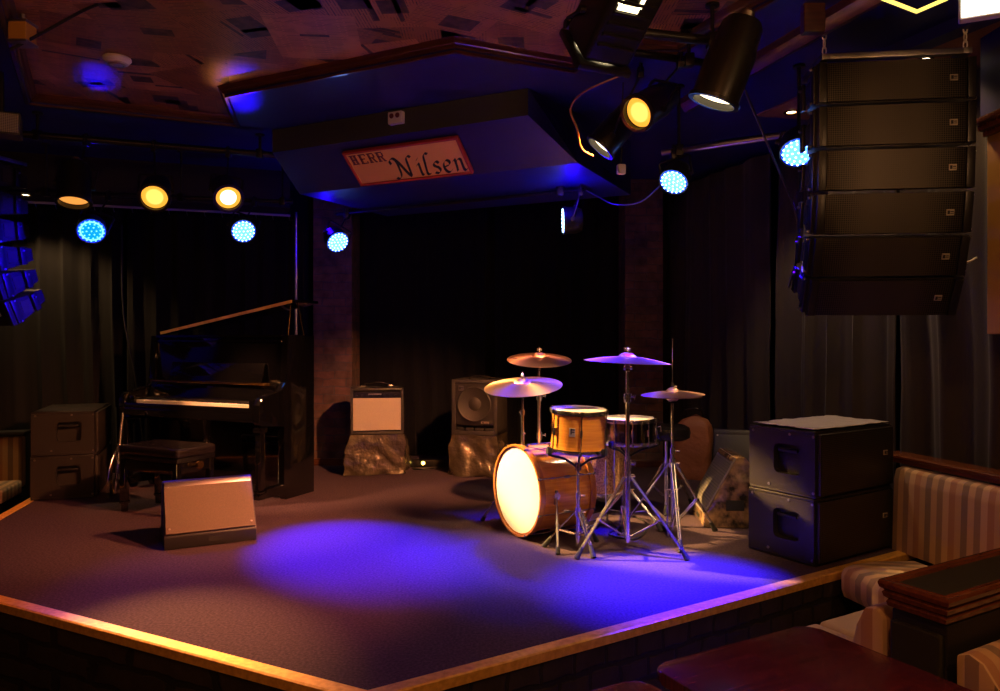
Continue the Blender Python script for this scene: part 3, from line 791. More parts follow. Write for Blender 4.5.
for k in range(4):
    b = MB(); b.box((-.14+.093*k, -d/2+.02, .055), (.075, .02, .022), bev=.004); b.build('port', 'rubber', t, smooth=0)
badge(t, (-.13, -d/2+.014, .43), .05, .045, 'steel'); badge(t, (.10, -d/2+.014, .115), .075, .018)
b = MB(); b.tube([(-.10, 0, h), (-.08, 0, h+.02), (.08, 0, h+.02), (.10, 0, h)], .009, 8, 4); b.build('handle', 'leather', t)
t = thing('power_box', 'small black power box with a glowing amber lamp at the drape foot', 'power box', (-.76, 7.32, .001), .1)
b = MB(); b.box((0, 0, .035), (.40, .10, .07), bev=.008); b.build('housing', 'black_metal', t, smooth=40)
b = MB(); b.lathe([(.018, 0), (.016, .01), (0, .016)], (0, -.05, .04), (0, -1, 0), 14); b.build('lamp', 'led_amber', t)
for k in range(3):
    b = MB(); b.box((-.14+.05*k, -.051, .035), (.035, .004, .035), bev=.003); b.build('socket', 'rubber', t, smooth=0)

# ---------------------------------------------------------------- drum kit
def drum_shell(t, o, axis, R, L, m, n_lug, hoop, head0='head', head1='head_clear', hoop_m='chrome', lug_m='chrome', hw=.022):
    """parts for a drum whose first head is at o and whose shell runs along axis"""
    axis = V(axis).normalized()
    b = MB(); b.lathe([(R-.008, .004), (R, .004), (R, L-.004), (R-.008, L-.004), (R-.008, .004)], o, axis, 48); sh = b.build('shell', m, t)
    for k, (h0, mm) in enumerate(((0, head0), (L, head1))):
        s = 1 if k else -1
        b = MB(); b.lathe([(R-.012, h0-s*.012), (R-.004, h0+s*.004), (R-.016, h0+s*.006), (R*.5, h0+s*.0065), (0, h0+s*.007)], o, axis, 48); b.build('head', mm, t)
        b = MB(); a = h0+s*.014
        b.lathe([(R+.002, a-hw), (R+hoop, a-hw), (R+hoop+.002, a), (R+hoop, a+.004), (R+.003, a+.004), (R+.002, a-hw)] if s > 0 else
                [(R+.002, a+hw), (R+hoop, a+hw), (R+hoop+.002, a), (R+hoop, a-.004), (R+.003, a-.004), (R+.002, a+hw)], o, axis, 48)
        b.build('hoop', hoop_m, t)
    q = axis.to_track_quat('Z', 'Y')
    for i in range(n_lug):
        w = 2*PI*(i+.5)/n_lug; e = q @ V((math.cos(w), math.sin(w), 0)); p = V(o)+e*(R+.014)
        b = MB(); b.cyl(p+axis*(-.012), p+axis*(L+.012), .0042, n=8)
        b.cyl(p+axis*(L*.5-.022)-e*.006, p+axis*(L*.5+.022)-e*.006, .010, n=10)
        for z in (-.01, L+.01): b.cyl(p+axis*(z-.010)+e*.002, p+axis*(z+.010)+e*.002, .009, n=8)
        b.build('tension_lug', lug_m, t)
    return sh
BR = math.radians(-60)
t = thing('bass_drum', 'honey maple bass drum with a white front head lying on the stage', 'drum', (.115, 4.74, 0), BR)
sh = drum_shell(t, (0, 0, .297), (0, 1, 0), .275, .39, 'maple', 8, .016, 'head', 'head_clear', 'hoop_wood', 'chrome', .036)
for s in (-1, 1):
    b = MB(); b.cyl((s*.262, .10, .30), (s*.30, .10, .30), .022, n=14); b.cyl((s*.285, .10, .335), (s*.292, .09, .25), .012, n=12)
    b.cyl((s*.288, .10, .30), (s*.45, .0, .03), .0085, n=10); b.cyl((s*.375, .047, .155), (s*.38, .044, .145), .014, n=10)
    sp = b.build('spur', 'chrome', t)
    b = MB(); b.cyl((s*.446, .0025, .036), (s*.462, -.008, .004), .012, .015, n=10); b.build('rubber_foot', 'rubber', sp)
b = MB(); b.box((0, .035, .578), (.06, .05, .02), bev=.004); b.cyl((0, .035, .575), (0, .035, .82), .011, n=12); b.cyl((0, .035, .80), (0, .035, .978), .0075, n=12); b.cyl((0, .035, .775), (0, .035, .805), .016, n=12)
b.cyl((-.03, .035, .79), (.012, .035, .79), .006, n=8); b.cyl((-.01, .035, .66), (.03, .035, .66), .006, n=8)
cpost = b.build('cymbal_post', 'chrome', t)
b = MB(); b.cyl((0, .035, .968), (0, .035, 1.055), .004, n=8); b.lathe([(.012, 1.017), (.012, 1.03), (.005, 1.042), (0, 1.047)], (0, .035, 0), n=10); b.cyl((0, .035, .976), (0, .035, .984), .016, n=12); b.build('wing_nut', 'chrome', cpost)
M['top_plate'] = mat('white_lacquer_plate', (.62, .55, .50), .25, coat=.5)

def tripod(t, h0, reach, a0, rt=.0095, m='chrome', hub=.16, z1=.40):
    """three folding legs with braces and rubber feet round a tube"""
    for k in range(3):
        a = a0+2*PI*k/3; e = V((math.cos(a), math.sin(a), 0)); sx = V((-e.y, e.x, 0))*.009
        top = e*.022+V((0, 0, h0)); ft = e*reach+V((0, 0, .02)); mid = top.lerp(ft, .55)
        b = MB()
        for s in (-1, 1):
            b.tube([top+sx*s, ft+sx*s*.6], .0058, 8); b.tube([mid+sx*s, e*.022+V((0, 0, hub*.55))+sx*s], .0048, 8)
        b.cyl(mid-sx*1.6, mid+sx*1.6, .008, n=8)
        lg = b.build('leg', m, t)
        b = MB(); dr = (ft-top).normalized(); b.cyl(ft-dr*.055, V((ft.x+e.x*.006, ft.y+e.y*.006, .002)), .011, .018, n=10); b.build('rubber_foot', 'rubber', lg)
    b = MB(); b.cyl((0, 0, h0-.025), (0, 0, h0+.03), .021, n=14); b.cyl((0, 0, h0), (.045, 0, h0), .006, n=8); b.build('hub', m, t)
    b = MB(); b.cyl((0, 0, hub*.55-.018), (0, 0, hub*.55+.012), .019, n=14); b.build('brace_collar', m, t)
def cymbal_stand(label, loc, H, h0, reach, a0, joints=(.5, .75)):
    t = thing('cymbal_stand', label, 'cymbal stand', loc, 0, 'cymbal stands')
    tripod(t, h0, reach, a0)
    zs = [hb for hb in (.05, H*joints[0], H*joints[1], H)]
    for k, r in enumerate((.0155, .0128, .0095)):
        b = MB(); b.cyl((0, 0, zs[k]), (0, 0, zs[k+1]), r, n=14); b.build('tube', 'chrome', t)
    for k in (1, 2):
        b = MB(); b.cyl((0, 0, zs[k]-.03), (0, 0, zs[k]+.022), .023, n=14); b.cyl((-.02, -.01, zs[k]), (.045, .01, zs[k]), .006, n=8); b.cyl((.045, .01, zs[k]-.014), (.045, .01, zs[k]+.014), .005, n=8); b.build('clamp', 'chrome', t)
    b = MB(); b.box((0, 0, H-.055), (.03, .022, .045), bev=.006); b.cyl((-.026, 0, H-.055), (.026, 0, H-.055), .012, n=12); b.cyl((0, 0, H-.012), (0, 0, H-.004), .018, n=14)
    b.cyl((0, 0, H), (0, 0, H+.075), .004, n=8); b.lathe([(.011, H+.040), (.011, H+.052), (.005, H+.066), (0, H+.07)], n=10); b.box((0, 0, H+.056), (.04, .006, .014), bev=.002)
    b.build('tilter', 'chrome', t)
    return t
def cymbal(label, loc, R, tilt, az, name='cymbal', bow=.030):
    t = None; b = MB(); pr = [(.011, bow+.026)]
    rb = R*.22
    for i in range(2, 7): r = rb*i/6; pr.append((r, bow+.026*math.cos(PI/2*(i/6)**1.2)**.8 if i < 6 else bow))
    for i in range(1, 13):
        u = i/12; pr.append((rb+(R-rb)*u, bow*(1-u**1.5)))
    low_ = [(r, z-.0022) for r, z in pr[::-1]]
    b.lathe(pr+low_+[pr[0]], n=64)
    o = b.build(name, 'bronze', None, smooth=40, loc=loc)
    qq = Quaternion(V((math.cos(az), math.sin(az), 0)), tilt); o.rotation_euler = qq.to_euler()
    sh_ = qq @ V((0, 0, bow+.026)); o.location = V(loc)-V((sh_.x, sh_.y, 0))
    return tag(o, label, 'cymbal', 'cymbals of the drum kit')
# heights follow the four cymbals of the kit
FB = V((.115, 4.74, 0)); yb = V((.866, .5, 0))
pa = FB+yb*.035
cymbal('large bronze cymbal on a post over the bass drum, its near right side tipped down', pa+V((-.0, 0, .958)), .253, .20, -.35)
cymbal_stand('chrome cymbal stand standing behind the honey bass drum', (.285, 5.36, .001), 1.13, .42, .27, PI/2)
cymbal('bronze cymbal hung high behind the bass drum, tipped toward the audience', (.285, 5.36, 1.112), .235, .20, 0.05)
cymbal_stand('tall chrome cymbal stand with splayed legs nearest the stage edge', (.762, 4.42, .001), 1.145, .44, .36, math.radians(-152), (.45, .8))
cymbal('wide bronze cymbal lying nearly level on the tall front stand', (.762, 4.42, 1.128), .258, .05, 1.2)

# hi-hat
t = thing('hi_hat_stand', 'chrome hi-hat stand with a pedal and a long pull rod', 'hi-hat stand', (1.10, 4.72, .001), 0)
tripod(t, .47, .34, math.radians(-95))
b = MB(); b.cyl((0, 0, .05), (0, 0, .55), .0125, n=14); b.cyl((0, 0, .55), (0, 0, .87), .0095, n=14); b.cyl((0, 0, .53), (0, 0, .57), .018, n=14); b.cyl((-.01, 0, .55), (.045, 0, .55), .006, n=8); b.build('tube', 'chrome', t)
b = MB(); b.cyl((0, 0, .86), (0, 0, 1.265), .0035, n=8); b.cyl((0, 0, .94), (0, 0, .985), .012, n=12); b.cyl((0, 0, .96), (.03, 0, .96), .005, n=8); b.build('pull_rod', 'chrome', t)
b = MB(); b.cyl((0, 0, .855), (0, 0, .87), .032, .018, n=20); b.build('seat_cup', 'rubber', t)
b = MB(); b.tube([(-.03, .0, .30), (-.034, -.012, .06), (-.03, -.02, .012)], .006); b.tube([(.03, .0, .30), (.034, -.012, .06), (.03, -.02, .012)], .006); b.cyl((-.035, 0, .30), (.035, 0, .30), .008, n=10); b.build('pedal_frame', 'chrome', t)
b = MB(); b.box((0, .11, .05), (.075, .24, .010), Matrix.Rotation(-.17, 3, 'X'), bev=.003); b.box((0, .24, .02), (.07, .05, .03), bev=.004); b.build('foot_plate', 'steel', t, smooth=40)
b = MB(); b.box((0, -.01, .18), (.012, .006, .22)); b.build('drive_strap', 'steel', t, smooth=0)
cymbal('bronze lower hi-hat cymbal cupped upward on the hi-hat stand', (1.10, 4.72, .884), .185, PI, .2, 'hi_hat_cymbal', .012).location.z = .897
cymbal('bronze upper hi-hat cymbal shining blue on the hi-hat stand', (1.10, 4.72, .908), .2, .04, -.8, 'hi_hat_cymbal', .022)

# tom in a basket stand at the bass drum's side
TM = V((.470, 4.46, .001))
t = thing('tom_drum', 'honey maple tom drum lit yellow, held over the bass drum by a basket stand', 'drum', TM+V((.0, .03, .602)), 0, None)
t.rotation_euler = (math.radians(2), math.radians(2), 0)
sh = drum_shell(t, (0, 0, .222), (0, 0, -1), .165, .222, 'maple', 6, .010)
b = MB(); b.box((-.052, -.158, .118), (.036, .004, .05), Matrix.Rotation(-.32, 3, 'Z'), bev=.002); bd = b.build('badge', 'badge', t, smooth=0)
b = MB(); R = Matrix.Rotation(-.32, 3, 'Z'); b.box((-.058, -.1605, .124), (.006, .002, .034), R); b.box((-.048, -.1625, .134), (.022, .002, .006), R); b.box((-.046, -.162, .120), (.016, .002, .006), R); b.build('badge_mark', 'ebony', bd, smooth=0)
def basket_stand(label, loc, H, R, a0, reach, h0):
    t = thing('basket_stand', label, 'drum stand', loc, 0, 'basket stands')
    tripod(t, h0, reach, a0)
    b = MB(); b.cyl((0, 0, .03), (0, 0, h0+.10), .0125, n=14); b.cyl((0, 0, h0+.10), (0, 0, H-.09), .009, n=14); b.cyl((0, 0, h0+.08), (0, 0, h0+.12), .017, n=12); b.cyl((-.01, 0, h0+.1), (.045, 0, h0+.1), .006, n=8); b.build('tube', 'chrome', t)
    b = MB(); b.cyl((0, 0, H-.12), (0, 0, H-.075), .02, n=12); b.cyl((0, 0, H-.14), (.03, -.03, H-.14), .006, n=8); b.build('tilter', 'chrome', t)
    for k in range(3):
        a = a0+.5+2*PI*k/3; e = V((math.cos(a), math.sin(a), 0))
        b = MB(); b.tube([e*.015+V((0, 0, H-.095)), e*(R*.55)+V((0, 0, H-.045)), e*(R+.022)+V((0, 0, H-.016)), e*(R+.028)+V((0, 0, H+.03))], .0075, 8, 3); am = b.build('arm', 'black_metal', t)
        b = MB(); b.box(e*(R+.024)+V((0, 0, H+.006)), (.03, .03, .04), Matrix.Rotation(a, 3, 'Z'), bev=.006); b.build('rubber_grip', 'rubber', am, smooth=40)
    return t
basket_stand('chrome basket stand with black arms holding the yellow lit tom', TM, .592, .165, math.radians(-70), .20, .22)

# snare drum and floor tom behind
SN = V((.865, 5.02, .001))
t = thing('snare_drum', 'chrome snare drum with a worn white head behind the tall cymbal stand', 'drum', SN+V((0, 0, .572)))
drum_shell(t, (0, 0, .140), (0, 0, -1), .178, .14, 'chrome_dark', 10, .010)
b = MB(); b.box((.188, 0, .07), (.024, .035, .06), bev=.005); b.tube([(.195, 0, .09), (.225, 0, .10), (.228, 0, .06)], .005); b.build('strainer', 'chrome', t, smooth=40)
basket_stand('low chrome basket stand holding the snare drum', SN, .562, .178, math.radians(-40), .25, .24)
t = thing('floor_tom', 'brown sparkle floor tom standing behind the snare drum', 'drum', (.74, 5.52, .001))
drum_shell(t, (0, 0, .52), (0, 0, -1), .20, .38, 'sparkle', 8, .010)
for k in range(3):
    a = .6+2*PI*k/3; e = V((math.cos(a), math.sin(a), 0))
    b = MB(); b.tube([e*.228+V((0, 0, .40)), e*.228+V((0, 0, .12)), e*.25+V((0, 0, .02))], .006, 8, 3); b.box(e*.214+V((0, 0, .25)), (.03, .03, .06), Matrix.Rotation(a, 3, 'Z'), bev=.004); lg = b.build('leg', 'chrome', t, smooth=40)
    b = MB(); b.cyl(e*.248+V((0, 0, .035)), e*.251+V((0, 0, .001)), .012, .014, n=10); b.build('rubber_foot', 'rubber', lg)
# bass drum pedal at the rear head
t = thing('bass_drum_pedal', 'chrome bass drum pedal at the rear of the honey bass drum', 'drum pedal', tuple(FB+yb*.47), BR)
b = MB(); b.box((0, .10, .045), (.08, .24, .010), Matrix.Rotation(.15, 3, 'X'), bev=.003); b.box((0, .1, .008), (.09, .30, .012), bev=.003); b.build('foot_plate', 'steel', t, smooth=40)
b = MB(); b.tube([(-.06, 0, .01), (-.06, 0, .21)], .010); b.tube([(.06, 0, .01), (.06, 0, .21)], .010); b.cyl((-.065, 0, .205), (.065, 0, .205), .008, n=10); b.build('pedal_frame', 'chrome', t)
b = MB(); b.tube([(0, 0, .205), (0, -.01, .37)], .005); b.cyl((0, -.05, .37), (0, .03, .37), .022, n=14); b.build('beater', 'chrome', t)
# drummer's stool
t = thing('drum_stool', 'black round drum stool behind the hi-hat stand', 'stool', (1.235, 5.50, .001))
tripod(t, .34, .22, .3)
b = MB(); b.cyl((0, 0, .08), (0, 0, .53), .014, n=14); b.build('tube', 'chrome', t)
b = MB(); b.lathe([(0, .52), (.15, .52), (.172, .535), (.178, .57), (.170, .605), (.14, .622), (0, .626)], n=36); b.build('seat', 'leather', t)
t = thing('instrument_bag', 'slumped brown instrument bag at the drape foot behind the drum stool', 'bag', (1.73, 6.72, .001), -.3)
b = MB(); g = []
for i in range(28):
    a = 2*PI*i/28; row = []
    for j in range(13):
        v = j/12; r = (1-.25*v**2)*math.sqrt(max(0, 1-max(0, (v-.72)/.28)**2)) if j else .9
        ca, sa = math.cos(a), math.sin(a)
        k = 1+.14*noise.noise(V((ca*1.5, sa*1.5, v*3)))
        row.append(b.bm.verts.new((.19*math.copysign(abs(ca)**.6, ca)*r*k+.05*v*v, .11*math.copysign(abs(sa)**.6, sa)*r*k, .58*v)))
    g.append(row)
for i in range(28):
    for j in range(12): b.bm.faces.new((g[i][j], g[(i+1) % 28][j], g[(i+1) % 28][j+1], g[i][j+1]))
b.bm.faces.new([g[i][0] for i in range(28)][::-1])
M['bag'] = mat('brown_leather_bag', (.30, .11, .05), .6, bump=(14, .5, .02))
b.build('body', 'bag', t, smooth=70)
b = MB(); b.tube([(-.06, -.02, .555), (-.04, -.05, .62), (.08, -.05, .63), (.11, -.02, .56)], .009, 8, 4); b.build('handle', 'leather', t)
# cables slack on the carpet
def cable(label, pts, r=.0055, name='cable', m='cable', group=None):
    c = V(pts[0]); b = MB(); b.tube([V(p)-c for p in pts], r, 8, 6); o = b.build(name, m, None, smooth=60, loc=c)
    return tag(o, label, 'cable', group)
cable('black cable lying in a slack loop behind the bass drum', [(.75, 5.25, .007), (.74, 5.06, .007), (.78, 4.92, .007), (.70, 4.75, .007), (.86, 4.66, .007), (1.0, 5.0, .007), (.95, 5.25, .007)])
cable('black cable running from the bass amplifier to the drape foot', [(.12, 6.95, .007), (.25, 6.6, .007), (.35, 6.0, .007), (.5, 5.9, .007), (.7, 6.2, .007)])
cable('black cable lying from the power box to the silver amplifier', [(-.84, 7.22, .007), (-.84, 7.15, .007), (-.78, 7.12, .007), (-.65, 7.17, .007), (-.60, 7.24, .007)])

# ---------------------------------------------------------------- booths, benches, tables
wd = math.atan2(.49, .87)
def along(): return lambda co, n: ((co.y if abs(n.x) > .7 else co.x), co.z)
PD = V((1.20, 2.335, 0))
t = thing('booth_divider', 'wooden booth divider with a dark leather inlaid cap beside the red table', 'booth divider', PD+V((0, 0, FL)), wd)
Z = -FL
b = MB(); b.box((.89, -.105, (.42+Z)/2), (1.72, .17, .42+Z), bev=.004); b.build('core', 'black_paint', t, smooth=0)
b = MB(); b.box((.018, -.105, (.40+Z)/2), (.022, .155, .38+Z), bev=.006); b.build('end_panel', 'inlay', t, smooth=0)
prof = [(0, -.072), (.008, -.072), (.014, -.058), (.006, -.050), (.022, -.042), (.028, -.028), (.018, -.022), (.036, -.014), (.042, 0), (.036, .010), (.022, .012), (.014, .004), (.004, .004), (0, .010), (-.006, .010), (-.012, -.002), (-.014, -.072)]
b = MB(); b.sweep([(1.75, -.19, .50+Z), (.02, -.19, .50+Z), (.02, -.02, .50+Z), (1.75, -.02, .50+Z)][::-1], [(o*.62, u) for o, u in prof])
cp = b.build('cap_moulding', 'cap_wood', t, smooth=30)
b = MB(); b.box((.885, -.105, .466+Z), (1.71, .155, .07), bev=.003); b.build('cap_inlay', 'inlay', t, smooth=0)
# booth seat on the stage side
t = thing('booth_bench', 'beige booth seat with a striped back between the divider and the stage', 'bench', PD+V((.0, .0, FL)), wd, 'booth benches')
M1 = Matrix(((0, 0, 1, 0), (1, 0, 0, 0), (0, 1, 0, 0), (0, 0, 0, 1)))     # (p, z) profile pushed along x
b = MB(); b.prism([(.004, .03+Z), (.15, .03+Z), (.135, .15+Z), (.10, .33+Z), (.07, .395+Z), (.03, .405+Z), (.004, .38+Z)], .02, .98, bev=.012, mtx=M1)
b.build('backrest', 'stripe', t, smooth=50, uvf=along())
for x0, x1 in ((.02, .55), (.555, .98)):
    b = MB(); b.box(((x0+x1)/2, .38, -.01+Z), (x1-x0-.004, .56, .13), bev=.035, seg=4); b.build('seat_cushion', 'beige', t, smooth=60)
b = MB(); b.box((.50, .34, (Z-.08)/2), (.94, .48, Z-.08), bev=.004); b.build('base', 'black_paint', t, smooth=0)
t = thing('booth_bench', 'striped bench back with a rounded top on the near side of the divider', 'bench', PD+V((0, 0, FL)), wd, 'booth benches')
b = MB(); b.prism([(-.214, .03+Z), (-.36, .03+Z), (-.355, .17+Z), (-.33, .29+Z), (-.29, .345+Z), (-.25, .36+Z), (-.214, .345+Z)], .03, 1.58, bev=.014, mtx=M1)
b.build('backrest', 'stripe', t, smooth=50, uvf=along())
b = MB(); b.box((.81, -.56, -.01+Z), (1.53, .50, .12), bev=.03, seg=4); b.build('seat_cushion', 'beige', t, smooth=60)
b = MB(); b.box((.81, -.52, (Z-.08)/2), (1.48, .42, Z-.08), bev=.004); b.build('base', 'black_paint', t, smooth=0)
# bench along the right wall
QB = V((1.80, 3.93, FL)); qb = math.atan2(-.968, .25)
t = thing('striped_bench', 'striped wall bench with a wood rail beside the stacked bass cabinets', 'bench', QB, qb, 'wall benches')
b = MB(); n = 10; g = []
prf = [(0.02, -.10), (0, -.06), (0.0, .02), (.025, .052), (.10, .058), (.3, .035), (.64, -.01), (.64, -.13)]
for i in range(n+1):
    f = i/n; row = []
    for y, z in prf:
        x = -.30*(y/.64)*(1-f)*.62+f*(.90-.17*y/.64)
        row.append(b.bm.verts.new((x, y, z+Z)))
    g.append(row)
for i in range(n):
    for k in range(len(prf)):
        j = (k+1) % len(prf); b.bm.faces.new((g[i][k], g[i+1][k], g[i+1][j], g[i][j]))
b.bm.faces.new(g[0]); b.bm.faces.new(g[-1][::-1])
bmesh.ops.bevel(b.bm, geom=[e for e in b.bm.edges if all(v in g[0] for v in e.verts)], offset=.02, segments=3, affect='EDGES')
b.build('seat_cushion', 'stripe', t, smooth=60, uvf=along())
b = MB(); b.prism([(.66, .0+Z), (.80, .0+Z), (.80, .49+Z), (.74, .503+Z), (.69, .486+Z), (.675, .42+Z)], -.36, .70, bev=.012, mtx=M1)
b.build('backrest', 'stripe', t, smooth=50, uvf=along())
b = MB(); b.sweep([(.72, .73, .535+Z), (-.50, .73, .535+Z)], [(0, -.02), (.0, .0), (-.012, .008), (-.012, .020), (0, .028), (.02, .03), (.12, .03), (.12, -.02)])
b.build('top_rail', 'cap_wood', t, smooth=30)
b = MB(); b.box((.38, .36, (Z-.11)/2), (.66, .52, Z-.11), bev=.004); b.build('base', 'black_paint', t, smooth=0)
# bench beyond the stage's far side edge
t = thing('striped_bench', 'striped wall bench beyond the bass cabinets left of the piano', 'bench', (-3.99, 5.93, FL), math.atan2(.25, .968), 'wall benches')
b = MB(); b.box((-.65, .24, .02+Z-.03), (1.28, .46, .12), bev=.03, seg=4); b.build('seat_cushion', 'stripe', t, smooth=60, uvf=along())
b = MB(); b.box((-.65, .51, .20+Z), (1.28, .10, .44), bev=.03, seg=3); b.build('backrest', 'stripe', t, smooth=50, uvf=along())
b = MB(); b.box((-.65, .53, .445+Z), (1.32, .16, .04), bev=.01); b.build('top_rail', 'black_paint', t, smooth=40)
b = MB(); b.box((-.65, .28, (Z-.08)/2), (1.24, .40, Z-.08), bev=.004); b.build('base', 'black_paint', t, smooth=0)
# tables
def table(label, A, B, length):
    A, B = V((*A, 0)), V((*B, 0)); ex = (B-A).normalized(); w = (B-A).length; rz = math.atan2(ex.y, ex.x)
    ey = V((-ex.y, ex.x, 0)); c = (A+B)/2-ey*length/2
    t = thing('table', label, 'table', c+V((0, 0, FL)), rz, 'red wood tables')
    zt = .34+Z; r = .05; pl = []
    for cx, cy, a0 in ((w/2-r, length/2-r, 0), (-w/2+r, length/2-r, 90), (-w/2+r, -length/2+r, 180), (w/2-r, -length/2+r, 270)):
        for k in range(7): a = math.radians(a0+15*k); pl.append((cx+r*math.cos(a), cy+r*math.sin(a)))
    b = MB(); b.prism(pl, zt-.034, zt, bev=.008, seg=3); b.build('tabletop', 'table_wood', t, smooth=40)
    b = MB(); b.lathe([(.20, 0), (.20, .012), (.05, .04), (.036, .07), (.036, zt-.06), (.12, zt-.036)], n=28); b.build('pedestal', 'black_metal', t)
    return t
table('red wood table beside the booth divider, showing its long grain', (.425, 2.10), (1.00, 2.41), 1.05)
table('red wood table at the frame bottom, only its rounded corner showing', (-.16, 1.735), (.385, 2.03), 1.0)
# ---------------------------------------------------------------- stage lamps
def orient(d):
    d = V(d).normalized(); return d, d.to_track_quat('Z', 'Y')
def yoke(t, p, d, R, hang, m='black_metal', wire=True):
    """U bracket from the can's pivots up to a clamp on the bar; p = pivot centre (relative), hang = bar point (relative)"""
    d = V(d).normalized(); hang = V(hang)
    s = d.cross(V((0, 0, 1))); s = s.normalized() if s.length > .1 else V((1, 0, 0))
    up = (hang-p); up = up.normalized(); s = (s-up*s.dot(up)).normalized(); k = min(R*1.5, (hang-p).length*.7)
    a, c = p+s*(R+.012), p-s*(R+.012)
    b = MB(); b.tube([a, a+up*k*.92, a.lerp(c, .06)+up*k, a.lerp(c, .94)+up*k, c+up*k*.92, c], .008, 6)
    for q in (a, c): b.cyl(q-s*.010, q+s*.014, .016, n=10)
    b.build('yoke', m, t)
    b = MB(); b.cyl(p+up*(k-.01), hang-V((0, 0, .03)), .007, n=8); b.box(hang-V((0, 0, .02)), (.035, .05, .06), bev=.006); b.tube([hang+V((.0, -.034, -.02)), hang+V((0, -.034, .02)), hang+V((0, 0, .036)), hang+V((0, .034, .02))], .008, 6)
    b.build('clamp', m, t)
def par_can(label, lens, d, R, L, lm, hang, group, lens_r=.88, core=None):
    lens = V(lens); d, q = orient(d)
    t = thing('spotlight', label, 'stage lamp', lens, 0, group)
    b = MB(); pr = [(R*.93, .0), (R, 0), (R, -L*.62), (R*.9, -L*.68), (R*.88, -L*.90), (R*.70, -L*.98), (R*.35, -L), (0, -L), ]
    b.lathe(pr+[], (0, 0, 0), d, 32)
    b.lathe([(R*.93, 0), (R*.92, -.05)], (0, 0, 0), d, 32); b.build('body', 'black_metal', t)
    b = MB(); b.lathe([(R*.90, .004), (R*1.10, .004), (R*1.12, -.012), (R*1.0, -.016), (R*.9, .004)], (0, 0, 0), d, 32); b.build('gel_frame', 'black_metal', t)
    b = MB(); b.lathe([(R*lens_r, -.030), (R*.6, -.022), (R*.3, -.018), (0, -.016)], (0, 0, 0), d, 32); ln = b.build('lens', lm, t)
    if core: b = MB(); b.lathe([(R*.58, -.0214), (R*.3, -.016), (0, -.014)], (0, 0, 0), d, 28); b.build('hot_core', core, ln)
    b = MB(); b.lathe([(R*.30, -L), (R*.30, -L-.03), (R*.15, -L-.045), (0, -L-.045)], (0, 0, 0), d, 16); b.build('end_cap', 'steel', t)
    yoke(t, -d*L*.42, d, R, V(hang)-lens)
    return t
def led_par(label, lens, d, R, hang, group, L=.14, lm='led_blue'):
    lens = V(lens); d, q = orient(d)
    t = thing('led_spotlight', label, 'stage lamp', lens, 0, group)
    b = MB(); b.lathe([(R*.95, -.006), (R*1.04, .0), (R*1.06, -.02), (R*1.0, -.03), (R*.98, -L*.7), (R*.82, -L), (R*.4, -L-.01), (0, -L-.01)], (0, 0, 0), d, 32); b.build('body', 'black_metal', t)
    b = MB(); b.lathe([(R*.87, -.0075), (R*.5, -.005), (0, -.004)], (0, 0, 0), d, 32); ln = b.build('lens', lm, t)
    b = MB(); b.lathe([(R*.96, -.008), (R*.86, -.006), (R*.86, -.009)], (0, 0, 0), d, 32); b.build('lens_rim', 'led_rim', ln)
    if lm == 'led_cyan': b = MB(); b.lathe([(R*.80, -.006), (R*.76, -.001), (R*.70, -.005)], (0, 0, 0), d, 32); b.build('bright_ring', 'led_ring', ln)
    b = MB()
    for n, r in ((1, 0), (6, .33), (12, .60), (17, .84)):
        for k in range(n):
            a = 2*PI*k/n+.3*r; p = q @ V((R*r*math.cos(a), R*r*math.sin(a), 0)); b.lathe([(R*.06, -.003), (R*.045, .001), (0, .0025)], p, d, 8)
    b.build('diode_pattern', 'led_ring' if lm == 'led_cyan' else 'led_dot', ln)
    yoke(t, -d*L*.45, d, R, V(hang)-lens)
    return t
def bar(label, p, q, hangers, ztop, r=.024, m='black_metal'):
    p, q = V(p), V(q); t = thing('lighting_bar', label, 'lighting bar', p)
    b = MB(); b.cyl((0, 0, 0), q-p, r, n=14); b.build('pipe', m, t)
    for f in hangers:
        c = (q-p)*f
        b = MB(); b.cyl(c, c+V((0, 0, ztop-p.z-(q.z-p.z)*f)), .010, n=8); b.box(c, (.05, .06, .07), bev=.008); b.cyl(c+V((0, 0, ztop-p.z-(q.z-p.z)*f-.012)), c+V((0, 0, ztop-p.z-(q.z-p.z)*f)), .035, n=14); b.build('hanger', 'black_metal', t, smooth=40)
    return t
# bar of warm cans over the piano side
B1a, B1b = V((-3.35, 5.10, 2.68)), V((-1.72, 5.76, 2.69))
bar('black lighting bar carrying the three amber lamps', B1a, B1b, (.08, .92), LOW)
def on(a, b, f): return a.lerp(b, f)
DRUM = V((.45, 4.85, .45)); WED = V((-1.7, 4.5, .2))
W1 = V((-2.91, 5.05, 2.195)); W2 = V((-2.42, 5.18, 2.25)); W3 = V((-1.965, 5.36, 2.28))
par_can('dim amber can lamp tipped to the floor, nearest the blue lit loudspeaker column', W1, (.10, -.28, -1), .105, .30, 'lamp_dim', on(B1a, B1b, .25), 'amber cans on the bar')
par_can('yellow can lamp hanging in the middle of the three amber lamps', W2, (.35, -1, -.62), .098, .30, 'lamp_amber', on(B1a, B1b, .50), 'amber cans on the bar', core='lamp_yellow')
par_can('bright pale amber can lamp hanging nearest the bulkhead sign', W3, (.55, -1, -.68), .098, .30, 'lamp_amber', on(B1a, B1b, .79), 'amber cans on the bar', core='lamp_hot')
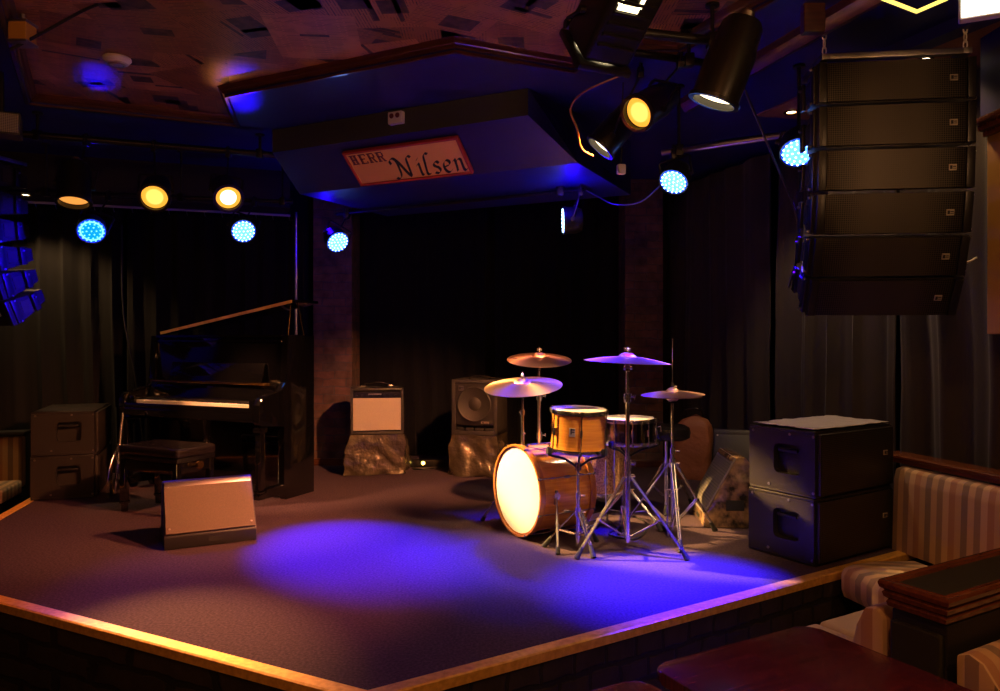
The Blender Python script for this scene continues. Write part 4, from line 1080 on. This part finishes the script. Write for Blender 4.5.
# bar of blue lamps before the drapes
B2a, B2b = V((-3.75, 5.97, 2.45)), V((-1.80, 6.42, 2.45))
bar('thin bar in front of the pelmet carrying two blue lamps', B2a, B2b, (.04, .55, .96), LOW, .018)
L1 = V((-3.24, 5.87, 2.115)); L2 = V((-2.12, 6.12, 2.15)); L3 = V((-1.39, 6.36, 2.09))
led_par('cyan blue round lamp beside the blue lit loudspeaker column', L1, (.55, -1, -.75), .105, on(B2a, B2b, .27), 'blue lamps of the stage', lm='led_cyan')
led_par('blue round lamp below the pale amber can, above the piano lid', L2, (.55, -1, -.60), .098, on(B2a, B2b, .84), 'blue lamps of the stage')
led_par('blue round lamp hanging before the brick column by the sign', L3, (.75, -1, -.85), .096, (-1.36, 6.55, 2.375), 'blue lamps of the stage')
# thin pipe under the bulkhead with one lamp turned sideways
B3a, B3b = V((-1.46, 6.605, 2.375)), V((.62, 5.50, 2.375))
bar('thin pipe slung under the bulkhead before the centre drape', B3a, B3b, (.05, .92), 2.41, .014)
L6 = V((.468, 5.52, 2.145))
led_par('blue lamp turned sideways, hanging before the centre drape', L6, (-1, -.02, -.04), .100, (.60, 5.51, 2.375), 'blue lamps of the stage')
# bar by the loudspeaker column
B4a, B4b = V((1.02, 4.66, 2.435)), V((1.80, 4.22, 2.455))
bar('grey steel pipe reaching from the brick column to the hanging loudspeaker column', B4a, B4b, (.12, .9), LOW, .02, 'steel')
L4 = V((1.065, 4.55, 2.225)); L5 = V((1.695, 4.20, 2.318))
led_par('blue round lamp tipped down before the darker brick column', L4, (-.55, -.75, -.9), .088, on(B4a, B4b, .08), 'blue lamps of the stage')
led_par('blue lamp close beside the loudspeaker column by the bench', L5, (-.25, -.75, -.95), .100, on(B4a, B4b, .93), 'blue lamps of the stage')
# cluster of cans over the stage front
B5a, B5b = V((.30, 3.42, 2.72)), V((1.22, 3.66, 2.72))
bar('black bar high over the stage front carrying the cluster of can lamps', B5a, B5b, (.1, .8), TOP, .024)
C1 = V((1.010, 3.50, 2.385)); C2 = V((.715, 3.86, 2.440)); C3 = V((.594, 4.40, 2.40))
par_can('biggest black can lamp, hanging upright in the cluster with a white hot rim', C1, (-.36, .14, -1), .112, .40, 'lamp_hot', (1.14, 3.64, 2.72), 'can cluster over the stage front')
par_can('black can lamp with a bright yellow lens in the middle of the cluster', C2, (-.72, -.62, -.55), .092, .32, 'lamp_amber', (.95, 3.90, 2.74), 'can cluster over the stage front', core='lamp_yellow')
par_can('lowest black can lamp of the cluster, facing away toward the sign', C3, (-.62, .02, -.72), .092, .30, 'lamp_hot', (.80, 4.22, 2.80), 'can cluster over the stage front')
B6a, B6b = V((.42, 3.72, 2.74)), V((1.08, 3.95, 2.74))
bar('second black bar behind the first in the can cluster', B6a, B6b, (.1, .88), TOP, .02)
# big lantern at the frame top
F0 = V((.49, 3.18, 2.66))
t = thing('theatre_lantern', 'large square black theatre lantern hanging first in the lamp cluster', 'stage lamp', F0)
d = V((-.35, .75, -.62)).normalized(); q = d.to_track_quat('Z', 'Y'); Rm = q.to_matrix()
b = MB(); b.box((0, 0, 0), (.24, .24, .34), Rm, bev=.03, seg=3)
for k in range(5): b.box(q @ V((0, -.125, -.12+.05*k)), (.18, .012, .014), Rm, bev=.003)
b.build('housing', 'black_metal', t, smooth=40)
b = MB(); b.box(d*.19, (.27, .27, .03), Rm, bev=.006); b.build('filter_frame', 'black_metal', t, smooth=40)
b = MB(); b.lathe([(.105, 0), (.07, .02), (0, .03)], d*.17, d, 28); b.build('lens', 'lamp_hot', t)
s = q @ V((1, 0, 0)); u_ = q @ V((0, 1, 0))
fc = V((0, -1, 0)); 
# glowing strips stand for light reflected off the frame, on the room side
for nm, c, sz in (('glint_strip', V((.03, .124, -.095)), (.10, .006, .026)), ('glint_strip', V((-.018, .124, -.14)), (.018, .006, .07)), ('glint_strip', V((.078, .124, -.14)), (.018, .006, .07))):
    c2 = V((c.x, -c.y, c.z)) if (q @ V((0, 1, 0))).y > 0 else c
    b = MB(); b.box(q @ c2, sz, Rm, bev=.002); b.build(nm, 'lamp_hot', t, smooth=0)
yoke(t, V((0, 0, 0)), d, .135, V((.42, 3.45, 2.72))-F0)
cable(name='hanging_cable', label='thin dark cable slung from the can cluster to the loudspeaker column', pts=[(1.16, 3.66, 2.62), (1.45, 3.95, 2.25), (1.62, 4.05, 1.95), (1.63, 4.05, 1.75), (1.60, 4.10, 1.55)], r=.006)
cable('pale cable drooping from the blue lamp to the thin pipe', name='hanging_cable', m='steel', r=.005, pts=[(1.02, 4.62, 2.24), (.93, 4.9, 2.17), (.80, 5.15, 2.20), (.72, 5.4, 2.30), (.64, 5.49, 2.365)])
cable('tan cable looping past the lowest can of the cluster', name='hanging_cable', m='hoop_wood', r=.006, pts=[(.58, 3.62, 2.55), (.42, 3.70, 2.50), (.36, 3.78, 2.44), (.40, 3.85, 2.36), (.43, 3.9, 2.27), (.50, 3.98, 2.25)])
cable('thin dark cable hung across the newspaper ceiling corner', name='hanging_cable', r=.008, pts=[(-2.46, 3.72, 2.72), (-2.28, 3.70, 2.80), (-2.08, 3.66, 2.88), (-1.95, 3.6, 2.895)])
t = thing('cord_socket_box', 'small white junction box with a drooping lead by the lowest can lamp', 'junction box', (.74, 4.52, 2.30), .2)
b = MB(); b.box((0, 0, 0), (.05, .04, .06), bev=.008); b.build('housing', 'white_plastic', t, smooth=40)
b = MB(); b.tube([(0, 0, .03), (.0, .0, .10), (.02, .02, LOW-2.30)], .005); b.build('lead', 'cable', t)

# ---------------------------------------------------------------- signs and small fittings
def downlight(label, x, y, z, r=.04, on_=True):
    t = thing('ceiling_downlight', label, 'ceiling light', (x, y, z), 0, 'small ceiling lights')
    b = MB(); b.lathe([(r*.8, -.002), (r*1.25, -.003), (r*1.3, -.010), (r*.85, -.012), (r*.8, -.002)], n=24); b.build('bezel', 'brass', t)
    b = MB(); b.lathe([(r*.8, -.006), (r*.4, -.010), (0, -.012)], n=24); b.build('lamp', 'down_lamp', t)
    return t
downlight('small lit ceiling light above the top of the loudspeaker column', 2.36, 4.12, LOW-.012)
downlight('small lit ceiling light between the steel pipe and the loudspeaker column', 2.0, 5.08, LOW-.012)
downlight('small lit ceiling light under the pelmet by the blue lit loudspeaker column', -4.05, 6.32, 2.50)
t = thing('smoke_detector', 'white round smoke detector on the newspaper ceiling', 'smoke detector', (-2.22, 4.29, TOP-.006))
b = MB(); b.lathe([(.075, 0), (.078, -.012), (.06, -.034), (.03, -.042), (0, -.042)], n=28); b.build('housing', 'white_plastic', t)
b = MB(); b.lathe([(.045, -.036), (.05, -.040), (.04, -.046), (.03, -.044)], n=24); b.build('ring', 'steel', t)
p = bk(.538, -.022, 2.775)
t = thing('alarm_sounder', 'small white alarm box with two round eyes above the sign', 'alarm', p, -.459)
b = MB(); b.box((0, 0, 0), (.115, .045, .085), bev=.01); b.build('housing', 'white_plastic', t, smooth=40)
for s in (-1, 1):
    b = MB(); b.lathe([(.018, 0), (.016, .005), (0, .006)], (s*.024, -.022, .012), (0, -1, 0), 16); b.build('eye', 'sign_maroon', t)

# the sign on the raked face
S0 = bk(.523, .165, 2.67-.165*.2600/.30); ex = ax; dn = (aq*.30+V((0, 0, -.26))).normalized(); eu = -dn; nz = ex.cross(eu).normalized()
if nz.y > 0: nz = -nz
Rs = Matrix(((ex.x, -nz.x, eu.x), (ex.y, -nz.y, eu.y), (ex.z, -nz.z, eu.z))).to_4x4()     # local x right, -y out of the board, z up
t = thing('pub_sign', 'cream sign in a red frame lettered on the raked bulkhead', 'sign', (0, 0, 0))
t.matrix_world = Matrix.Translation(S0+nz*.002) @ Rs
SW, SH = .955, .300
b = MB(); b.box((0, -.012, 0), (SW-.02, .02, SH-.02)); b.build('board', 'sign_face', t, smooth=0)
for c, s in (((0, -.016, SH/2-.009), (SW, .032, .018)), ((0, -.016, -SH/2+.009), (SW, .032, .018)), ((-SW/2+.009, -.016, 0), (.018, .032, SH-.036)), ((SW/2-.009, -.016, 0), (.018, .032, SH-.036))):
    b = MB(); b.box(c, s, bev=.004); b.build('frame_rail', 'sign_red', t, smooth=0)
def pen(strokes, ox, oz, sc, nib, ang, name, m, y=-.0235, slant=0):
    """lettering drawn with a broad nib: each stroke's band is the nib carried along the path"""
    b = MB(); nx, nzz = nib*math.cos(ang)/2, nib*math.sin(ang)/2
    for st in strokes:
        P = []
        pts = [st[0]]+list(st)+[st[-1]]
        for i in range(1, len(pts)-2):
            for k in range(6):
                u = k/6; a, c, d_, e = pts[i-1], pts[i], pts[i+1], pts[i+2]
                P.append(tuple(.5*(2*c[j]+(-a[j]+d_[j])*u+(2*a[j]-5*c[j]+4*d_[j]-e[j])*u*u+(-a[j]+3*c[j]-3*d_[j]+e[j])*u**3) for j in (0, 1)))
        P.append(st[-1])
        P = [((x+slant*z)*sc+ox, z*sc+oz) for x, z in P]
        for (x0, z0), (x1, z1) in zip(P, P[1:]):
            q4 = [(x0-nx, z0-nzz), (x0+nx, z0+nzz), (x1+nx, z1+nzz), (x1-nx, z1-nzz)]
            vs = [b.bm.verts.new((x, y, z)) for x, z in q4]; b.bm.faces.new(vs)
    return b.build(name, m, t, smooth=0)
LET = {
 'N': ([[(-.28, .75), (-.32, .95), (-.12, 1.05), (.02, .9), (.05, .5), (.02, .1), (-.12, -.06), (-.28, 0)], [(-.05, 1.02), (.12, .8), (.4, .2), (.55, 0)], [(.55, 0), (.56, .5), (.58, .95), (.7, 1.08), (.82, 1.0)]], .95),
 'i': ([[(-.05, .52), (.06, .62), (.06, .12), (.12, 0), (.22, .06)], [(.02, .80), (.10, .90)]], .30),
 'l': ([[(.0, .05), (.06, .6), (.10, .95), (.2, 1.1), (.34, 1.05)], [(.0, .1), (.05, 0), (.18, .02)]], .38),
 's': ([[(.32, .52), (.22, .62), (.06, .54), (.08, .40), (.24, .30), (.3, .14), (.18, 0), (0, .06)]], .46),
 'e': ([[(.05, .30), (.32, .38), (.34, .55), (.2, .62), (.04, .46), (.02, .2), (.12, .02), (.26, 0), (.38, .12)]], .50),
 'n': ([[(-.02, .52), (.08, .62), (.09, .3), (.07, 0)], [(.09, .42), (.22, .6), (.36, .58), (.38, .3), (.40, .06), (.50, 0), (.58, .1)]], .6)}
x = -.098; sc = .158
for ch in 'Nilsen':
    s_, adv = LET[ch]
    pen([[(px+x/sc, pz) for px, pz in k] for k in s_], .005, -.116, sc, .026, math.radians(38), 'letter', 'sign_text', slant=.10); x += adv*sc*1.11
# four slab capitals, doubled stems
b = MB(); cw, chh = .050, .074; CX = 0
def slab(px, pz, w, h, y=-.0235): b.box((CX+(px-CX)*1.2, y, pz), (w*1.25, .002, h))
for k, ch in enumerate('HERR'):
    cx = -.408+.076*k; cz = .076; CX = cx
    slab(cx-.017, cz, .009, chh); slab(cx-.008, cz, .003, chh); slab(cx-.014, cz+chh/2, .024, .006); slab(cx-.014, cz-chh/2, .024, .006)
    if ch == 'H': slab(cx+.014, cz, .009, chh); slab(cx+.005, cz, .003, chh); slab(cx+.012, cz+chh/2, .024, .006); slab(cx+.012, cz-chh/2, .024, .006); slab(cx, cz, .03, .008)
    if ch == 'E': slab(cx+.004, cz+chh/2, .036, .008); slab(cx+.004, cz-chh/2, .036, .008); slab(cx, cz, .026, .008); slab(cx+.022, cz+chh/2-.006, .006, .016); slab(cx+.022, cz-chh/2+.006, .006, .016)
    if ch == 'R': slab(cx+.002, cz+chh/2, .032, .008); slab(cx+.002, cz+.002, .028, .008); slab(cx+.018, cz+.017, .009, .028); b.box((cx+.014, -.0235, cz-.018), (.013, .002, .044), Matrix.Rotation(-.45, 3, 'Y')); slab(cx+.022, cz-chh/2, .012, .006)
b.build('capitals', 'sign_maroon', t, smooth=0)

# exit sign hung at the frame corner
t = thing('exit_sign', 'lit white and green exit sign hanging at the frame corner', 'exit sign', (1.815, 2.50, 2.478), -.45)
b = MB(); b.box((0, .012, 0), (.45, .05, .19), bev=.006); b.build('housing', 'white_plastic', t, smooth=0)
b = MB(); b.box((0, -.016, 0), (.44, .006, .18)); b.build('face', 'exit_white', t, smooth=0)
b = MB(); b.box((0, -.021, .018), (.23, .003, .125)); g = b.build('green_field', 'exit_green', t, smooth=0)
b = MB(); b.lathe([(.009, 0), (0, .001)], (-.005, -.024, .068), (0, -1, 0), 12)
for c, sz, a in (((-.008, -.0238, .045), (.012, .002, .032), -.25), ((.006, -.0238, .022), (.009, .002, .03), -.6), ((-.02, -.0238, .02), (.009, .002, .032), .5), ((.01, -.0238, .052), (.026, .002, .007), .5), ((-.022, -.0238, .046), (.022, .002, .007), -.6), ((.06, -.0238, .04), (.03, .002, .07), 0)):
    b.box(c, sz, Matrix.Rotation(a, 3, 'Y'))
b.build('running_figure', 'exit_white', g, smooth=0)
b = MB(); b.cyl((-.15, .01, .09), (-.15, .01, TOP-2.478), .006, n=8); b.cyl((.15, .01, .09), (.15, .01, TOP-2.478), .006, n=8); b.build('hanger', 'steel', t)
t = thing('neon_light', 'yellow light tube bent in a point at the frame top', 'neon light', (1.582, 2.80, 2.505))
b = MB(); b.tube([(-.22, .02, .16), (-.13, .01, .055), (-.005, 0, 0), (.11, 0, .05), (.22, .02, .16), (0, .02, .30), (-.22, .02, .16)], .0075, 10); b.build('tube', 'neon', t, smooth=60)
b = MB(); b.cyl((0, .02, .30), (0, .02, TOP-2.505), .006, n=8); b.build('hanger', 'cable', t)
t = thing('wall_speaker', 'small grey loudspeaker box under the ceiling over the blue lit column', 'loudspeaker', (-2.93, 4.35, 2.52), .5)
b = MB(); b.box((0, 0, 0), (.20, .16, .13), bev=.008); b.build('cabinet', 'grey_paint', t, smooth=0)
b = MB(); b.box((0, -.084, 0), (.18, .01, .11), bev=.003); b.build('grille', 'grey_grille', t, smooth=0)
b = MB(); b.cyl((0, .02, .06), (0, .02, LOW-2.52), .012, n=10); b.build('bracket', 'black_metal', t)
t = thing('ceiling_lantern', 'small amber glass lantern on the newspaper ceiling corner', 'ceiling light', (-2.40, 3.72, TOP-.10))
b = MB(); b.box((0, 0, 0), (.09, .09, .09), bev=.006); b.build('shade', mat('amber_glass', (.55, .28, .05), .15, coat=.5), t, smooth=0)
b = MB(); b.box((0, 0, -.05), (.10, .10, .012), bev=.003); b.build('base_plate', 'steel', t, smooth=0)
b = MB(); b.box((0, 0, .05), (.10, .10, .014), bev=.003); b.cyl((0, 0, .05), (0, 0, .10), .012, n=10); b.build('fitting', 'steel', t, smooth=0)
t = thing('folded_stand', 'folded chrome stand leaning between the bass cabinets and the piano', 'stand', (-3.10, 5.95, .001), .3)
b = MB(); b.tube([(0, 0, .02), (.05, .06, .66)], .012); b.build('tube', 'chrome', t)
for k in range(3):
    a = k*2.1; e = V((math.cos(a), math.sin(a), 0))*.085
    b = MB(); b.tube([V((.03, .036, .42)), V((.012, .015, .22))+e, V((.004, .005, .03))+e*.9], .008, 8, 3); lg = b.build('leg', 'brass' if k == 1 else 'chrome', t)
    b = MB(); b.cyl(V((.004, .005, .04))+e*.9, V((.002, .003, .0))+e*.9, .013, n=10); b.build('rubber_foot', 'rubber', lg)
b = MB(); b.tube([(.03, -.02, .42), (.08, -.05, .36), (.07, -.04, .26), (.02, -.03, .30), (.03, -.02, .42)], .006, 8, 4); b.build('cable_coil', 'cable', t)
cable('short white cable end sticking out behind the loudspeaker column by the bench', name='hanging_cable', m='white_plastic', r=.005, pts=[(2.44, 3.98, 1.66), (2.50, 3.96, 1.675), (2.545, 3.95, 1.70)])
cable(name='hanging_cable', r=.008, label='black cable hung down the dark corner of the piano side drapes', pts=[(-3.45, 6.75, 2.3), (-3.42, 6.72, 1.5), (-3.3, 6.70, .9), (-3.22, 6.68, .3), (-3.20, 6.68, .008)])
# ---------------------------------------------------------------- light
w = bpy.data.worlds.new('room_dark'); scene.world = w; w.use_nodes = True
w.node_tree.nodes['Background'].inputs['Color'].default_value = (1, .45, .25, 1)
w.node_tree.nodes['Background'].inputs['Strength'].default_value = .006
def beam(name, lens, d, power, col, size, blend=.5, rad=.05, ahead=.03):
    d = V(d).normalized(); p = V(lens)+d*ahead
    return spot(name, p, p+d, power, col, size, blend, rad)
def at(name, lens, target, power, col, size, blend=.5, rad=.05): return beam(name, lens, V(target)-V(lens), power, col, size, blend, rad)
AMB = (1, .45, .11); RED = (1, .27, .10); BLUE = (.012, .0, 1)
# the lamps themselves
at('amber_beam_a', W3, (.40, 4.82, .52), 3600, (1, .54, .17), 24, .5)
at('amber_beam_b', W2, (-1.35, 3.0, 0), 1000, (1, .44, .10), 26, .9)
at('amber_beam_c', W1, (-2.05, 5.75, .7), 420, (1, .38, .16), 38, .8)
at('cluster_beam_a', C2, (-2.0, 5.2, .5), 950, (1, .33, .11), 50, .8)
at('cluster_beam_b', C3, (-.7, 6.8, .3), 700, (1, .36, .12), 48, .8)
at('cluster_beam_c', C1, (.5, 4.6, .2), 200, WARM, 60, .8)
at('lantern_beam', F0+V((-.1, .2, -.2)), (-2.0, 4.0, 0), 420, (1, .24, .13), 68, .9)
for nm, l, tg, pw, sz in (('blue_a', L1, (-1.0, 3.4, 0), 160, 40), ('blue_b', L2, (-.90, 4.48, 0), 5000, 27), ('blue_c', L3, (-.1, 4.2, 0), 1000, 22),
                          ('blue_d', L4, (.40, 4.55, .5), 1500, 46), ('blue_e', L5, (.92, 3.8, 0), 5200, 33), ('blue_f', L6, (-3.5, 5.75, 1.72), 3400, 19)):
    at(nm, l, tg, pw, BLUE, sz, .8)
# light leaking from the backs of the blue lamps on to the ceiling and the bulkhead
at('leak_a', L1+V((-.05, .1, .12)), (-2.50, 4.60, TOP), 70, BLUE, 9, .9)
at('leak_b', L2+V((.0, .1, .12)), (-1.66, 4.72, TOP), 80, BLUE, 10, .9)
at('leak_e', W3+V((-.05, -.02, .2)), (-1.72, 4.66, TOP), 4, (1, .3, .08), 22, .9)
point('leak_c', L3+V((-.12, .05, .16)), 5, BLUE, .03)
point('leak_d', L6+V((.05, -.2, .12)), 5, BLUE, .03)
# small ceiling lights
spot('down_a', (2.36, 4.12, LOW-.05), (2.36, 4.2, 0), 20, WARM, 120, .6, .03)
spot('down_b', (2.0, 5.08, LOW-.05), (2.05, 5.1, 0), 60, (1, .62, .34), 100, .6, .03)
spot('down_c', (-4.05, 6.32, 2.45), (-4.0, 6.9, 0), 70, WARM, 100, .6, .03)
# unseen fill lights added behind the viewer for the room's ambient glow
for i, (x, y, z, p) in enumerate(((2.2, 1.3, 2.2, 30), (-1.6, .5, 2.2, 26), (.6, .5, 2.35, 42))):
    point(f'fill_light_{i}', (x, y, z), p, (1, .48, .19) if i == 0 else (1, .38, .13), .12)

# ---------------------------------------------------------------- lift everything so that the room's floor is z = 0
for o in scene.objects:
    if o.parent is None and o.type in {'MESH', 'EMPTY', 'LIGHT'}:
        o.location.z += -FL
cam = bpy.data.cameras.new('camera'); cam.sensor_width = 36; cam.lens = 26.64; cam.shift_y = -.0075; cam.clip_start = .05
co = bpy.data.objects.new('camera', cam); COL.objects.link(co); co.location = (0, 0, 1.27-FL); co.rotation_euler = (PI/2, 0, 0)
scene.camera = co
scene.view_settings.view_transform = 'Standard'; scene.view_settings.look = 'None'
scene.view_settings.gamma = 1; scene.view_settings.use_curve_mapping = False; scene.view_settings.exposure = 0
